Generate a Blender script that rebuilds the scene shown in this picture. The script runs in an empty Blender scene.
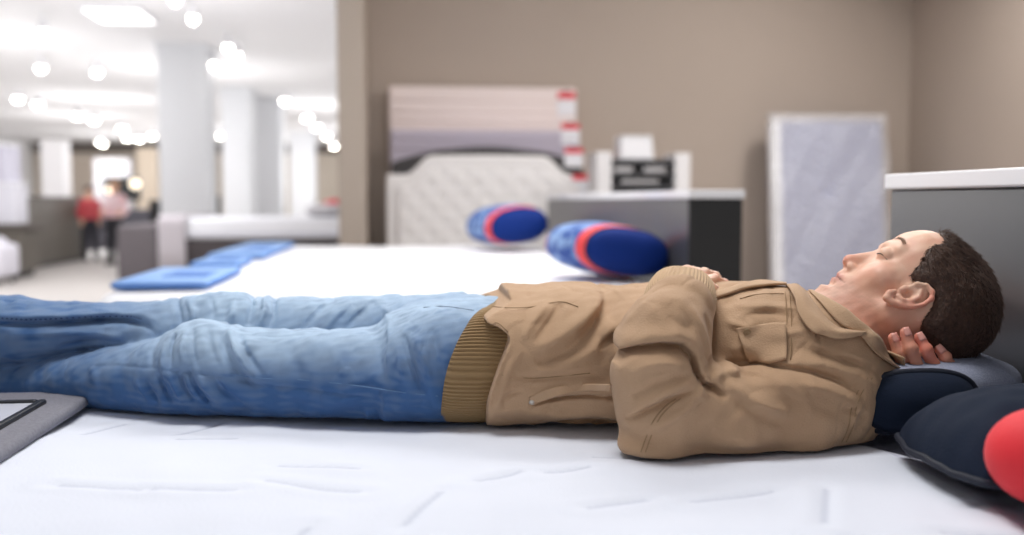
import bpy, bmesh, math, random
import numpy as np
from mathutils import Vector, Matrix
random.seed(7); rng = np.random.default_rng(7)
SC = bpy.context.scene
COL = SC.collection
PI = math.pi
# ------------------------------------------------------------------ camera
FPX = 996.0; CAMZ = 0.98
TH = math.atan(67.5/FPX); PSI = math.atan(112*math.cos(TH)/FPX)
FWD = np.array([math.sin(PSI)*math.cos(TH), math.cos(PSI)*math.cos(TH), -math.sin(TH)])
RGT = np.array([math.cos(PSI), -math.sin(PSI), 0.0])
UPV = np.array([math.sin(PSI)*math.sin(TH), math.cos(PSI)*math.sin(TH), math.cos(TH)])
def P(px, py, Y):
    """the point of the place at depth Y measured at photo pixel px, py"""
    d = FWD + (px-512)/FPX*RGT - (py-267.5)/FPX*UPV
    return np.array([0, 0, CAMZ]) + d*(Y/d[1])
def to_px(p):
    v = np.asarray(p, float) - np.array([0, 0, CAMZ])
    w = v @ FWD
    return 512+FPX*(v@RGT)/w, 267.5-FPX*(v@UPV)/w
cam = bpy.data.cameras.new('camera'); camo = bpy.data.objects.new('camera', cam); COL.objects.link(camo)
camo.location = (0, 0, CAMZ); camo.rotation_euler = (PI/2-TH, 0, -PSI)
cam.sensor_width = 36; cam.lens = FPX/1024*36
cam.dof.use_dof = True; cam.dof.focus_distance = 1.40; cam.dof.aperture_fstop = 2.1
cam.clip_start = 0.05; cam.clip_end = 200
SC.camera = camo
# ------------------------------------------------------------------ materials
def lin(c):
    c = [x/255 for x in c]
    return tuple(x/12.92 if x <= .04045 else ((x+.055)/1.055)**2.4 for x in c)+(1,)
def mat(name, rgb, rough=.6, metal=0, bump=None, noise=None, emit=None, trans=0, sheen=0, spec=.5, rgb2=None, attr=None, alpha=None, coat=0):
    """bump=(scale, strength, kind) noise=(scale, amount 0..1 towards rgb2)"""
    m = bpy.data.materials.new(name); m.use_nodes = True
    nt = m.node_tree; N = nt.nodes; L = nt.links; b = N['Principled BSDF']
    b.inputs['Base Color'].default_value = lin(rgb); b.inputs['Roughness'].default_value = rough
    b.inputs['Metallic'].default_value = metal; b.inputs['Specular IOR Level'].default_value = spec
    b.inputs['Sheen Weight'].default_value = sheen; b.inputs['Coat Weight'].default_value = coat
    b.inputs['Transmission Weight'].default_value = trans
    if alpha is not None: b.inputs['Alpha'].default_value = alpha
    tc = N.new('ShaderNodeTexCoord')
    col = None
    if noise:
        n = N.new('ShaderNodeTexNoise'); n.inputs['Scale'].default_value = noise[0]; n.inputs['Detail'].default_value = 4
        L.new(tc.outputs['Object'], n.inputs['Vector'])
        r = N.new('ShaderNodeValToRGB'); r.color_ramp.elements[0].position = .5-.3*noise[1]-.02; r.color_ramp.elements[1].position = .5+.3*noise[1]+.02
        r.color_ramp.elements[0].color = lin(rgb); r.color_ramp.elements[1].color = lin(rgb2 or rgb)
        L.new(n.outputs['Fac'], r.inputs['Fac']); col = r.outputs['Color']
    if attr:
        a = N.new('ShaderNodeAttribute'); a.attribute_name = attr
        if col is not None:
            mx = N.new('ShaderNodeMix'); mx.data_type = 'RGBA'; mx.blend_type = 'MULTIPLY'; mx.inputs[0].default_value = 1
            L.new(col, mx.inputs[6]); L.new(a.outputs['Color'], mx.inputs[7]); col = mx.outputs[2]
        else: col = a.outputs['Color']
    if col is not None: L.new(col, b.inputs['Base Color'])
    if bump:
        k = bump[2] if len(bump) > 2 else 'noise'
        bn = N.new('ShaderNodeBump'); bn.inputs['Strength'].default_value = bump[1]; bn.inputs['Distance'].default_value = .002
        if k == 'noise':
            t = N.new('ShaderNodeTexNoise'); t.inputs['Scale'].default_value = bump[0]; t.inputs['Detail'].default_value = 5
            L.new(tc.outputs['Object'], t.inputs['Vector']); L.new(t.outputs['Fac'], bn.inputs['Height'])
        elif k == 'voronoi':
            t = N.new('ShaderNodeTexVoronoi'); t.inputs['Scale'].default_value = bump[0]
            L.new(tc.outputs['Object'], t.inputs['Vector']); L.new(t.outputs['Distance'], bn.inputs['Height'])
        elif k == 'weave':
            t = N.new('ShaderNodeTexWave'); t.inputs['Scale'].default_value = bump[0]; t.inputs['Distortion'].default_value = 1.5
            t.bands_direction = 'DIAGONAL'
            L.new(tc.outputs['Object'], t.inputs['Vector']); L.new(t.outputs['Fac'], bn.inputs['Height'])
        L.new(bn.outputs['Normal'], b.inputs['Normal'])
    if emit:
        b.inputs['Emission Color'].default_value = lin(rgb); b.inputs['Emission Strength'].default_value = emit
    return m
# ------------------------------------------------------------------ objects
def tag(o, label=None, cat=None, group=None, kind=None):
    if label: o['label'] = label
    if cat: o['category'] = cat
    if group: o['group'] = group
    if kind: o['kind'] = kind
    return o
def empty(name, loc, label, cat, group=None, rz=0):
    o = bpy.data.objects.new(name, None); COL.objects.link(o)
    o.location = loc; o.rotation_euler = (0, 0, rz); o.empty_display_size = .1
    return tag(o, label, cat, group)
def link(name, me, m=None, parent=None, smooth=False):
    o = bpy.data.objects.new(name, me); COL.objects.link(o)
    if m:
        me.materials.append(m)
    if smooth: me.shade_smooth()
    if parent:
        o.parent = parent
    return o
def local(parent, p):
    """world point -> parent's own space (parents are only moved and turned about Z)"""
    if parent is None: return Vector(p)
    c, s = math.cos(-parent.rotation_euler.z), math.sin(-parent.rotation_euler.z)
    q = Vector(p)-parent.location
    return Vector((c*q.x-s*q.y, s*q.x+c*q.y, q.z))
def pymesh(name, V, F):
    me = bpy.data.meshes.new(name); me.from_pydata([tuple(v) for v in V], [], [tuple(f) for f in F]); me.update()
    return me
def box(name, lo, hi, m, parent=None, bev=.004, seg=2, seg_cut=0):
    """box between two corners given in the parent's own space"""
    bm = bmesh.new(); bmesh.ops.create_cube(bm, size=1)
    lo, hi = Vector(lo), Vector(hi); c = (lo+hi)/2; s = hi-lo
    for v in bm.verts: v.co = Vector((v.co.x*s.x, v.co.y*s.y, v.co.z*s.z))+c
    if bev > 0:
        bmesh.ops.bevel(bm, geom=bm.edges[:], offset=min(bev, min(s)*.49), segments=seg, profile=.5, affect='EDGES')
    me = bpy.data.meshes.new(name); bm.to_mesh(me); bm.free()
    if bev > .01: me.shade_smooth()
    o = link(name, me, m, parent)
    return o
def boxes(name, lst, m, parent=None, bev=.004):
    bm = bmesh.new()
    for lo, hi in lst:
        b2 = bmesh.new(); bmesh.ops.create_cube(b2, size=1)
        lo, hi = Vector(lo), Vector(hi); c = (lo+hi)/2; s = hi-lo
        for v in b2.verts: v.co = Vector((v.co.x*s.x, v.co.y*s.y, v.co.z*s.z))+c
        if bev: bmesh.ops.bevel(b2, geom=b2.edges[:], offset=min(bev, min(s)*.45), segments=2, profile=.5, affect='EDGES')
        t = bpy.data.meshes.new('t'); b2.to_mesh(t); b2.free(); bm.from_mesh(t); bpy.data.meshes.remove(t)
    me = bpy.data.meshes.new(name); bm.to_mesh(me); bm.free()
    return link(name, me, m, parent)
def tube_mesh(name, pts, rad, seg=10, closed=False):
    pts = [Vector(p) for p in pts]; n = len(pts)
    if not hasattr(rad, '__len__'): rad = [rad]*n
    V = []; F = []; prev = None
    for i, p in enumerate(pts):
        a = pts[(i-1) % n] if (closed or i > 0) else pts[i]; b = pts[(i+1) % n] if (closed or i < n-1) else pts[i]
        t = (b-a).normalized()
        if prev is None:
            x = t.orthogonal().normalized()
        else:
            x = (prev-t*prev.dot(t)).normalized()
        prev = x; y = t.cross(x)
        for k in range(seg):
            an = 2*PI*k/seg; V.append(p+(x*math.cos(an)+y*math.sin(an))*rad[i])
    for i in range(n if closed else n-1):
        j = (i+1) % n
        for k in range(seg):
            k2 = (k+1) % seg; F.append((i*seg+k, i*seg+k2, j*seg+k2, j*seg+k))
    if not closed:
        F.append(tuple(range(seg))[::-1]); F.append(tuple((n-1)*seg+k for k in range(seg)))
    return pymesh(name, V, F)
def tube(name, pts, rad, m, parent=None, seg=10, closed=False):
    return link(name, tube_mesh(name, pts, rad, seg, closed), m, parent, True)
def cyl(name, p0, p1, r, m, parent=None, seg=24, r1=None):
    p0, p1 = Vector(p0), Vector(p1); r1 = r if r1 is None else r1
    L = (p1-p0).length; b = min(.004, r*.2, L*.2)/L
    o = link(name, tube_mesh(name, [p0, p0.lerp(p1, b), p0.lerp(p1, 1-b), p1], [r*.93, r, r1, r1*.93], seg), m, parent, False)
    return o
def lathe(name, prof, c, m, parent=None, seg=24):
    V = []; F = []
    for r, z in prof:
        for k in range(seg):
            a = 2*PI*k/seg; V.append((c[0]+r*math.cos(a), c[1]+r*math.sin(a), c[2]+z))
    for i in range(len(prof)-1):
        for k in range(seg):
            k2 = (k+1) % seg; F.append((i*seg+k, i*seg+k2, (i+1)*seg+k2, (i+1)*seg+k))
    return link(name, pymesh(name, V, F), m, parent, True)
def grid_mesh(name, G, closed_u=False):
    """G: array nu x nv x 3"""
    nu, nv = G.shape[:2]; F = []
    for i in range(nu if closed_u else nu-1):
        for j in range(nv-1):
            i2 = (i+1) % nu; F.append((i*nv+j, i2*nv+j, i2*nv+j+1, i*nv+j+1))
    return pymesh(name, G.reshape(-1, 3), F)
def prism(name, outline, y0, y1, m, parent=None, bev=.006):
    """outline in x,z ; extruded from y0 to y1"""
    bm = bmesh.new(); vs = [bm.verts.new((x, y0, z)) for x, z in outline]; f = bm.faces.new(vs)
    r = bmesh.ops.extrude_face_region(bm, geom=[f])
    for v in r['geom']:
        if isinstance(v, bmesh.types.BMVert): v.co.y = y1
    bmesh.ops.recalc_face_normals(bm, faces=bm.faces[:])
    me = bpy.data.meshes.new(name); bm.to_mesh(me); bm.free()
    o = link(name, me, m, parent)
    if bev:
        md = o.modifiers.new('bevel', 'BEVEL'); md.width = bev; md.segments = 2; md.limit_method = 'ANGLE'
    return o
# ------------------------------------------------------------------ smooth solid modelling on a voxel field
class Field:
    def __init__(s, lo, hi, h):
        s.lo = np.array(lo, float); s.h = h
        s.n = np.ceil((np.array(hi)-s.lo)/h).astype(int)+1
        s.f = np.full(s.n, .5, np.float32)
        s.ax = [(s.lo[i]+h*np.arange(s.n[i])).astype(np.float32) for i in range(3)]
    def blk(s, lo, hi):
        a = np.maximum(0, np.floor((np.array(lo)-s.lo)/s.h).astype(int)); b = np.minimum(s.n, np.ceil((np.array(hi)-s.lo)/s.h).astype(int)+1)
        if np.any(b <= a): return None
        sl = tuple(slice(a[i], b[i]) for i in range(3))
        x = s.ax[0][sl[0]][:, None, None]; y = s.ax[1][sl[1]][None, :, None]; z = s.ax[2][sl[2]][None, None, :]
        return sl, x, y, z
    def put(s, sl, d, k, op='add'):
        f = s.f[sl]
        if op == 'add':
            if k > 0:
                h = np.maximum(k-np.abs(f-d), 0)/k; s.f[sl] = np.minimum(f, d)-h*h*k*.25
            else: s.f[sl] = np.minimum(f, d)
        else:
            d = -d
            h = np.maximum(k-np.abs(f-d), 0)/max(k, 1e-6); s.f[sl] = np.maximum(f, d)+h*h*k*.25
    def cap(s, a, b, ra, rb=None, k=.01, op='add', flat=None):
        """tapered round bar; flat=(axis, factor) squeezes the section along axis"""
        a = np.array(a, float); b = np.array(b, float); rb = ra if rb is None else rb
        R = max(ra, rb)*(1.0)+k+3*s.h
        g = s.blk(np.minimum(a, b)-R, np.maximum(a, b)+R)
        if g is None: return
        sl, x, y, z = g
        ba = b-a; L2 = max(ba@ba, 1e-12)
        vx, vy, vz = x-a[0], y-a[1], z-a[2]
        t = np.clip((vx*ba[0]+vy*ba[1]+vz*ba[2])/L2, 0, 1)
        vx = vx-t*ba[0]; vy = vy-t*ba[1]; vz = vz-t*ba[2]
        q = vx*vx+vy*vy+vz*vz
        if flat is not None:
            n = np.array(flat[0], float); n /= np.linalg.norm(n); fa = flat[1]
            dn = vx*n[0]+vy*n[1]+vz*n[2]; q = q+dn*dn*(fa*fa-1)
            d = np.sqrt(np.maximum(q, 0))-(ra+(rb-ra)*t)
            d = d/np.where(d > 0, 1.0, 1.0)
        else: d = np.sqrt(q)-(ra+(rb-ra)*t)
        s.put(sl, d.astype(np.float32), k, op)
    def chain(s, pts, rad, k=.01, op='add', flat=None):
        for i in range(len(pts)-1): s.cap(pts[i], pts[i+1], rad[i], rad[i+1], k if i == 0 else k, op, flat)
    def ell(s, c, r, R=None, k=.01, op='add'):
        """ellipsoid; R rows = local axes in world"""
        c = np.array(c, float); r = np.array(r, float); R = np.eye(3) if R is None else np.array(R)
        m = max(r)+k+3*s.h
        g = s.blk(c-m, c+m)
        if g is None: return
        sl, x, y, z = g
        v = (x-c[0], y-c[1], z-c[2]); k0 = 0; k1 = 0
        for i in range(3):
            q = v[0]*R[i][0]+v[1]*R[i][1]+v[2]*R[i][2]
            k0 = k0+(q/r[i])**2; k1 = k1+(q/r[i]**2)**2
        k0 = np.sqrt(k0); k1 = np.sqrt(k1)
        d = k0*(k0-1)/np.maximum(k1, 1e-6)
        s.put(sl, d.astype(np.float32), k, op)
    def half(s, p, n, k=.002, lo=None, hi=None):
        """cut away the side of the plane that n points to"""
        n = np.array(n, float); n /= np.linalg.norm(n)
        sl, x, y, z = s.blk(s.lo if lo is None else lo, s.lo+s.h*s.n if hi is None else hi)
        d = (x-p[0])*n[0]+(y-p[1])*n[1]+(z-p[2])*n[2]
        f = s.f[sl]; s.f[sl] = np.maximum(f, d)
    def fold(s, pts, amp, w, y0=-9, y1=9, taper=True, ys=.03, axes=(0, 2), skew=0):
        """ridge (amp>0) or groove (amp<0) running along a polyline, seen in the axes plane"""
        pts = [np.array(p, float) for p in pts]; Q = np.array([[p[axes[0]], p[axes[1]]] for p in pts])
        lo = np.array([-9., -9., -9.]); hi = -lo
        for j, a in enumerate(axes): lo[a] = Q[:, j].min()-3*w; hi[a] = Q[:, j].max()+3*w
        o = 3-sum(axes); lo[o] = max(y0-ys*2, -9); hi[o] = min(y1+ys*2, 9)
        g = s.blk(lo, hi)
        if g is None: return
        sl, x, y, z = g; A = (x, y, z); u = A[axes[0]]; v = A[axes[1]]
        best = np.full(np.broadcast(u, v).shape, 1e9, np.float32); tt = np.zeros_like(best)
        seg = np.linalg.norm(np.diff(Q, axis=0), axis=1); tot = seg.sum(); acc = 0
        for i in range(len(Q)-1):
            e = Q[i+1]-Q[i]; L2 = e@e+1e-12
            du = u-Q[i][0]; dv = v-Q[i][1]; t = np.clip((du*e[0]+dv*e[1])/L2, 0, 1)
            d = (du-t*e[0])**2+(dv-t*e[1])**2
            m = d < best; best = np.where(m, d, best); tt = np.where(m, (acc+t*seg[i])/tot, tt); acc += seg[i]
        pr = np.exp(-best/(w*w)*1.2)
        if taper: pr = pr*np.clip(np.sin(PI*np.clip(tt, 0, 1)), 0, 1)**.6
        ww = A[o]
        msk = 1/(1+np.exp(-(ww-y0)/(ys*.3)))*1/(1+np.exp((ww-y1)/(ys*.3)))
        s.f[sl] -= (amp*pr*msk).astype(np.float32)
    def add_noise(s, fn, amp):
        x = s.ax[0][:, None, None]; y = s.ax[1][None, :, None]; z = s.ax[2][None, None, :]
        band = np.abs(s.f) < .03
        idx = np.nonzero(band)
        s.f[idx] -= (amp*fn(s.ax[0][idx[0]], s.ax[1][idx[1]], s.ax[2][idx[2]])).astype(np.float32)
    def sample(s, p):
        q = (np.asarray(p)-s.lo)/s.h; i = np.floor(q).astype(int)
        if np.any(i < 0) or np.any(i >= s.n-1): return .5
        t = q-i; r = 0
        for a in (0, 1):
            for b in (0, 1):
                for c in (0, 1):
                    r += s.f[i[0]+a, i[1]+b, i[2]+c]*(t[0] if a else 1-t[0])*(t[1] if b else 1-t[1])*(t[2] if c else 1-t[2])
        return r
    def grad(s, p):
        e = s.h; g = np.array([s.sample(np.add(p, d))-s.sample(np.subtract(p, d)) for d in ((e, 0, 0), (0, e, 0), (0, 0, e))])
        return g/(np.linalg.norm(g)+1e-9)
    def hit(s, px, py, Y0=1.0, Y1=1.95, off=0.0):
        """first point of the solid met along the line of sight through a photo pixel"""
        Y = Y0; step = .004; prev = s.sample(P(px, py, Y))
        while Y < Y1:
            Y += step; v = s.sample(P(px, py, Y))
            if v < off:
                t = (prev-off)/(prev-v+1e-9); return P(px, py, Y-step+step*t)
            prev = v
        return P(px, py, Y1)
    def mesh(s, name):
        f = s.f; n = s.n; sg = f < 0
        c = np.zeros(n-1, np.uint8)
        for a in (0, 1):
            for b in (0, 1):
                for d in (0, 1): c += sg[a:n[0]-1+a, b:n[1]-1+b, d:n[2]-1+d]
        act = np.nonzero((c > 0) & (c < 8)); I = np.stack(act, 1); N = len(I)
        idx = np.full(n-1, -1, np.int32); idx[act] = np.arange(N)
        cv = {}
        for a in (0, 1):
            for b in (0, 1):
                for d in (0, 1): cv[a, b, d] = f[I[:, 0]+a, I[:, 1]+b, I[:, 2]+d]
        acc = np.zeros((N, 3)); cnt = np.zeros(N)
        for ax in range(3):
            for a in (0, 1):
                for b in (0, 1):
                    k0 = [a, b]; k0.insert(ax, 0); k1 = [a, b]; k1.insert(ax, 1)
                    v0, v1 = cv[tuple(k0)], cv[tuple(k1)]; m = (v0 < 0) != (v1 < 0)
                    t = np.where(m, v0/np.where(m, v0-v1, 1), 0)
                    p = np.tile(np.array(k0, float), (N, 1)); p[:, ax] = t
                    acc[m] += p[m]; cnt[m] += 1
        V = s.lo+s.h*(I+acc/cnt[:, None])
        Q = []
        for ax in range(3):
            o = [i for i in range(3) if i != ax]
            s0 = [slice(1, n[0]-1)]*0
            sl0 = [None]*3; sl1 = [None]*3
            for i in range(3):
                if i == ax: sl0[i] = slice(0, n[i]-1); sl1[i] = slice(1, n[i])
                else: sl0[i] = slice(1, n[i]-1); sl1[i] = slice(1, n[i]-1)
            A = sg[tuple(sl0)]; B = sg[tuple(sl1)]
            E = np.stack(np.nonzero(A != B), 1)
            inside = A[tuple(E.T)]
            for i in o: E[:, i] += 1
            def g(da, db):
                J = E.copy(); J[:, o[0]] -= da; J[:, o[1]] -= db; return idx[tuple(J.T)]
            q = np.stack([g(1, 1), g(0, 1), g(0, 0), g(1, 0)], 1)
            flip = inside if ax != 1 else ~inside
            q[~flip] = q[~flip][:, ::-1]
            Q.append(q)
        Q = np.concatenate(Q); Q = Q[(Q >= 0).all(1)]
        return np_mesh(name, V, Q), V
def np_mesh(name, V, Q):
    me = bpy.data.meshes.new(name); me.vertices.add(len(V)); me.vertices.foreach_set('co', np.ascontiguousarray(V, np.float32).ravel())
    me.loops.add(Q.size); me.loops.foreach_set('vertex_index', np.ascontiguousarray(Q, np.int32).ravel())
    me.polygons.add(len(Q)); me.polygons.foreach_set('loop_start', np.arange(0, Q.size, Q.shape[1], dtype=np.int32))
    me.update(calc_edges=True); me.validate(); me.shade_smooth()
    return me
def paint(me, rgb):
    """per-vertex pigment, rgb array N x 3 given in linear light"""
    a = me.color_attributes.new('pigment', 'FLOAT_COLOR', 'POINT')
    c = np.ones((len(me.vertices), 4), np.float32); c[:, :3] = rgb; a.data.foreach_set('color', c.ravel())
def waves(n, lmin, lmax, seed):
    r = np.random.default_rng(seed); K = []
    for _ in range(n):
        d = r.normal(size=3); d /= np.linalg.norm(d); K.append((d*2*PI/r.uniform(lmin, lmax), r.uniform(0, 6.28)))
    def fn(x, y, z):
        s = 0
        for k, p in K: s = s+np.sin(k[0]*x+k[1]*y+k[2]*z+p)
        return s/math.sqrt(n)
    return fn
def catmull(pts, n):
    pts = np.array(pts, float); m = len(pts); out = []
    for t in np.linspace(0, m-1, n):
        i = min(int(t), m-2); u = t-i
        p0 = pts[max(i-1, 0)]; p1 = pts[i]; p2 = pts[i+1]; p3 = pts[min(i+2, m-1)]
        if i == 0: p0 = 2*p1-p2
        if i == m-2: p3 = 2*p2-p1
        out.append(.5*((2*p1)+(-p0+p2)*u+(2*p0-5*p1+4*p2-p3)*u*u+(-p0+3*p1-3*p2+p3)*u**3))
    return np.array(out)
def patch(name, rows, nu, nv, m, parent=None, thick=.002, offs=1):
    """smooth cloth patch through a lattice of points, given thickness"""
    R = np.array([catmull(r, nv) for r in rows]); G = np.array([catmull(R[:, j], nu) for j in range(nv)]).transpose(1, 0, 2)
    o = link(name, grid_mesh(name, G), m, parent, True)
    if thick:
        md = o.modifiers.new('solid', 'SOLIDIFY'); md.thickness = thick; md.offset = offs; 
    return o
# ================================================================== THE SETTING
M = {}
M['wall'] = mat('taupe_wall_paint', (182, 168, 157), .75, bump=(60, .06), noise=(1.2, 1), rgb2=(178, 164, 153))
M['walllight'] = mat('taupe_wall_paint_pillar', (176, 163, 151), .75, bump=(60, .06))
M['ceil'] = mat('white_ceiling', (240, 240, 242), .9)
M['floor'] = mat('pale_grey_floor', (196, 190, 186), .5, noise=(3, 1), rgb2=(188, 183, 180), bump=(15, .03))
M['hallwall'] = mat('greige_hall_wall', (186, 174, 160), .8, noise=(.25, 1), rgb2=(206, 197, 186))
M['whitecol'] = mat('white_column_paint', (232, 234, 238), .8)
M['dark'] = mat('dark_band', (96, 88, 84), .7)
M['cab'] = mat('olive_grey_partition', (104, 98, 90), .6)
M['white'] = mat('white_lacquer', (238, 238, 242), .35)
M['offwhite'] = mat('off_white_lacquer', (226, 224, 226), .5)
M['black'] = mat('black_plastic', (28, 28, 30), .45)
M['lamp'] = mat('lamp_glow', (255, 250, 242), .5, emit=26)
M['panel'] = mat('light_panel_glow', (255, 253, 250), .5, emit=2.4)
def struct(o):
    o['kind'] = 'structure'; return o
H_C = 3.5
struct(box('floor', (-16, -3, -.1), (6.5, 47, 0), M['floor'], bev=0))
struct(box('ceiling', (-16, -3, H_C), (6.5, 47, H_C+.1), M['ceil'], bev=0))
struct(box('wall_back', (-.26, 9.0, 0), (4.78, 9.2, H_C), M['wall'], bev=0))
struct(box('wall_right', (4.78, -3, 0), (4.98, 9.2, H_C), M['wall'], bev=0))
struct(box('wall_pillar', (-.46, 7.6, 0), (-.262, 9.2, H_C), M['walllight'], bev=.008))
struct(box('wall_hall_back', (-16, 46, 0), (6.5, 46.2, H_C), M['hallwall'], bev=0))
struct(box('wall_left', (-16.2, -3, 0), (-16, 46.2, H_C), M['ceil'], bev=0))
struct(boxes('trim_1', [((-16, 45.9, 3.1), (6.5, 46, H_C))], M['dark'], bev=.01))
struct(box('baseboard_back', (-.26, 8.982, 0), (4.78, 8.999, .09), M['offwhite'], bev=.003))
struct(box('baseboard_right', (4.762, -3, 0), (4.779, 8.98, .09), M['offwhite'], bev=.003))
# white columns of the hall
def column(px0, px1, Y, d, label):
    a = P(px0, 200, Y)[0]; b = P(px1, 200, Y)[0]
    e = empty('column', ((a+b)/2, Y+d/2, 0), label, 'column', 'white columns of the shop hall')
    w = (b-a)/2
    box('shaft', (-w, -d/2, .12), (w, d/2, H_C-.1), M['whitecol'], e, .012)
    box('base', (-w-.02, -d/2-.02, 0), (w+.02, d/2+.02, .12), M['offwhite'], e, .01)
    box('capital', (-w-.03, -d/2-.03, H_C-.1), (w+.03, d/2+.03, H_C-.001), M['whitecol'], e, .01)
column(160, 208, 16.7, .8, 'square white column nearest the camera, left of the wider one, behind the dark grey bed')
column(223, 251, 23, 1.0, 'white column right of the nearest column, left half of a joined pair')
column(253, 281, 25, 1.0, 'white column set back beside its joined twin, in the middle of the hall')
column(290, 315, 38, 1.0, 'farthest thin white column, nearest the taupe pillar')
# beige far wall panels
def slab(name, label, cat, px0, px1, py0, Y, m, d=.1, z0=0):
    a = P(px0, py0, Y); b = P(px1, py0, Y)
    o = box(name, (-(b[0]-a[0])/2, -d/2, 0), ((b[0]-a[0])/2, d/2, a[2]-z0), m, None, .01)
    o.location = ((a[0]+b[0])/2, Y+d/2, z0); tag(o, label, cat); return o
slab('room_divider', 'tall beige divider panel far back, left of the nearest white column', 'divider', 136, 156, 148, 22, mat('beige_panel', (205, 190, 172), .7), .2)
slab('room_divider', 'pale grey divider panel far back behind the two shoppers', 'divider', 93, 130, 158, 27, mat('light_grey_panel', (176, 174, 178), .7), .2)
slab('room_divider', 'brown grey divider far back behind the olive partition', 'divider', 64, 92, 158, 30, mat('taupe_panel', (172, 160, 148), .7), .2)
slab('display_post', 'white display post standing behind the olive partition', 'post', 40, 63, 140, 19, M['offwhite'], .4)
# olive grey partition on the left
pt = empty('low_partition', (-5.25, 15.6, 0), 'low olive grey partition wall standing beside the aisle at left', 'partition')
box('panel', (-.06, -1.5, .05), (.06, 1.5, 1.0), M['cab'], pt, .01); box('top_rail', (-.08, -1.52, 1.0), (.08, 1.52, 1.03), M['dark'], pt, .005)
box('plinth', (-.05, -1.5, 0), (.05, 1.5, .05), M['black'], pt, 0)
# display counter with white goods
dc = empty('display_counter', (-5.35, 13.3, 0), 'dark topped display counter at the left edge under white boxes', 'counter')
box('body', (-.75, -.3, .08), (.65, .3, .62), M['cab'], dc, .01); box('counter_top', (-.8, -.34, .62), (.72, .34, .68), M['dark'], dc, .006); box('plinth', (-.7, -.27, 0), (.6, .27, .08), M['black'], dc, 0)
wb = mat('white_box_card', (222, 221, 230), .7); wb2 = mat('lilac_box_card', (206, 204, 218), .7)
for x, z0, z1, w, m_, lb in ((-4.98, .68, 1.2, .2, wb, 'white square box on the counter, nearest the aisle'), (-5.42, .68, 1.18, .22, wb, 'white square box on the counter at the left edge of the photo'),
                     (-5.02, 1.2, 1.68, .17, wb2, 'lilac grey box topmost on the nearer stack'), (-5.45, 1.18, 1.5, .22, wb, 'low white box on the box at the left edge')):
    e = empty('storage_box', (x, 13.3, z0), lb, 'box')
    box('carton', (-w, -.22, 0), (w, .22, z1-z0-.03), m_, e, .01); box('lid', (-w-.01, -.23, z1-z0-.03), (w+.01, .23, z1-z0), M['white'], e, .005)
e = empty('display_screen', (-5.45, 13.25, 1.5), 'small dark blue green screen standing on the white boxes', 'screen')
box('frame', (-.22, -.02, .03), (.22, .02, .3), M['black'], e, .005); box('display', (-.2, -.024, .05), (.2, -.019, .28), mat('teal_display', (70, 120, 130), .4, noise=(6, 1), rgb2=(60, 90, 140)), e, 0); box('foot', (-.1, -.08, 0), (.1, .08, .03), M['black'], e, .003)
# white armchair at the left edge
uph = mat('white_upholstery', (222, 220, 230), .85, bump=(80, .2))
ac = empty('armchair', (-4.98, 12.2, 0), 'low white upholstered armchair at the left edge of the aisle', 'armchair')
box('seat', (-.5, -.33, .1), (.3, .3, .34), uph, ac, .06, 4); box('armrest', (.27, -.36, .08), (.46, .3, .47), uph, ac, .07, 4); box('armrest', (-.68, -.36, .08), (-.49, .3, .47), uph, ac, .07, 4)
box('backrest', (-.52, .22, .1), (.3, .4, .54), uph, ac, .07, 4)
for sx in (-.6, .38):
    for sy in (-.28, .25): cyl('leg', (sx, sy, 0), (sx, sy, .1), .02, M['black'], ac, 12)
# lamps ------------------------------------------------------------
tr = [(-14, 20, 8.5, 30)]
def spot(px, py, k, z=3.3):
    y = FPX*(z-CAMZ)/max(200-py, 14)
    c = P(px, py, y); lab = k
    s = max(.06, min(.13, y*.0045))
    e = empty('ceiling_spotlight', (c[0], c[1], H_C), lab, 'spotlight', 'ceiling spotlights of the hall')
    cyl('stem', (0, 0, -.2+z-3.3), (0, 0, 0), .012, M['white'], e, 8)
    lathe('housing', [(0, 0), (s*.7, 0), (s, -.16), (s*.96, -.16), (s*.9, -.13), (0, -.13)], (0, 0, z-H_C+.1), M['white'], e, 16)
    lathe('bulb', [(0, -.05), (s*.5, -.045), (s*.8, -.01), (s*.86, .03), (0, .04)], (0, 0, z-H_C-.08), M['lamp'], e, 16)
    return e
lab2 = 'bright white spotlight hanging from the white ceiling of the far hall'
for px, py in ((43, 37), (41, 72), (97, 75), (18, 102), (38, 107), (78, 118), (94, 122), (122, 130), (127, 139), (139, 140), (152, 137), (100, 143), (103, 145),
               (193, 21), (228, 49), (237, 57), (212, 66), (221, 136), (285, 101), (307, 118), (317, 127), (327, 136), (334, 146), (175, 3), (340, 144)):
    spot(px, py, lab2)
def panel_light(x, y, w, d, label):
    e = empty('ceiling_light_panel', (x, y, H_C), label, 'light panel')
    boxes('frame', [((-w-.03, -d-.03, -.05), (-w, d+.03, 0)), ((w, -d-.03, -.05), (w+.03, d+.03, 0)), ((-w, -d-.03, -.05), (w, -d, 0)), ((-w, d, -.05), (w, d+.03, 0))], M['white'], e, .003)
    box('diffuser', (-w, -d, -.03), (w, d, -.01), M['panel'], e, 0)
panel_light(-3.75, 14.2, .36, .5, 'bright rectangular light panel in the hall ceiling, upper left')
def area(name, loc, sx, sy, power, rot=(0, 0, 0), col=(1, 1, 1), spread=180):
    l = bpy.data.lights.new(name, 'AREA'); l.shape = 'RECTANGLE'; l.size = sx; l.size_y = sy; l.energy = power; l.color = col; l.spread = R(spread)
    o = bpy.data.objects.new(name, l); COL.objects.link(o); o.location = loc; o.rotation_euler = rot; return o
R = math.radians
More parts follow.
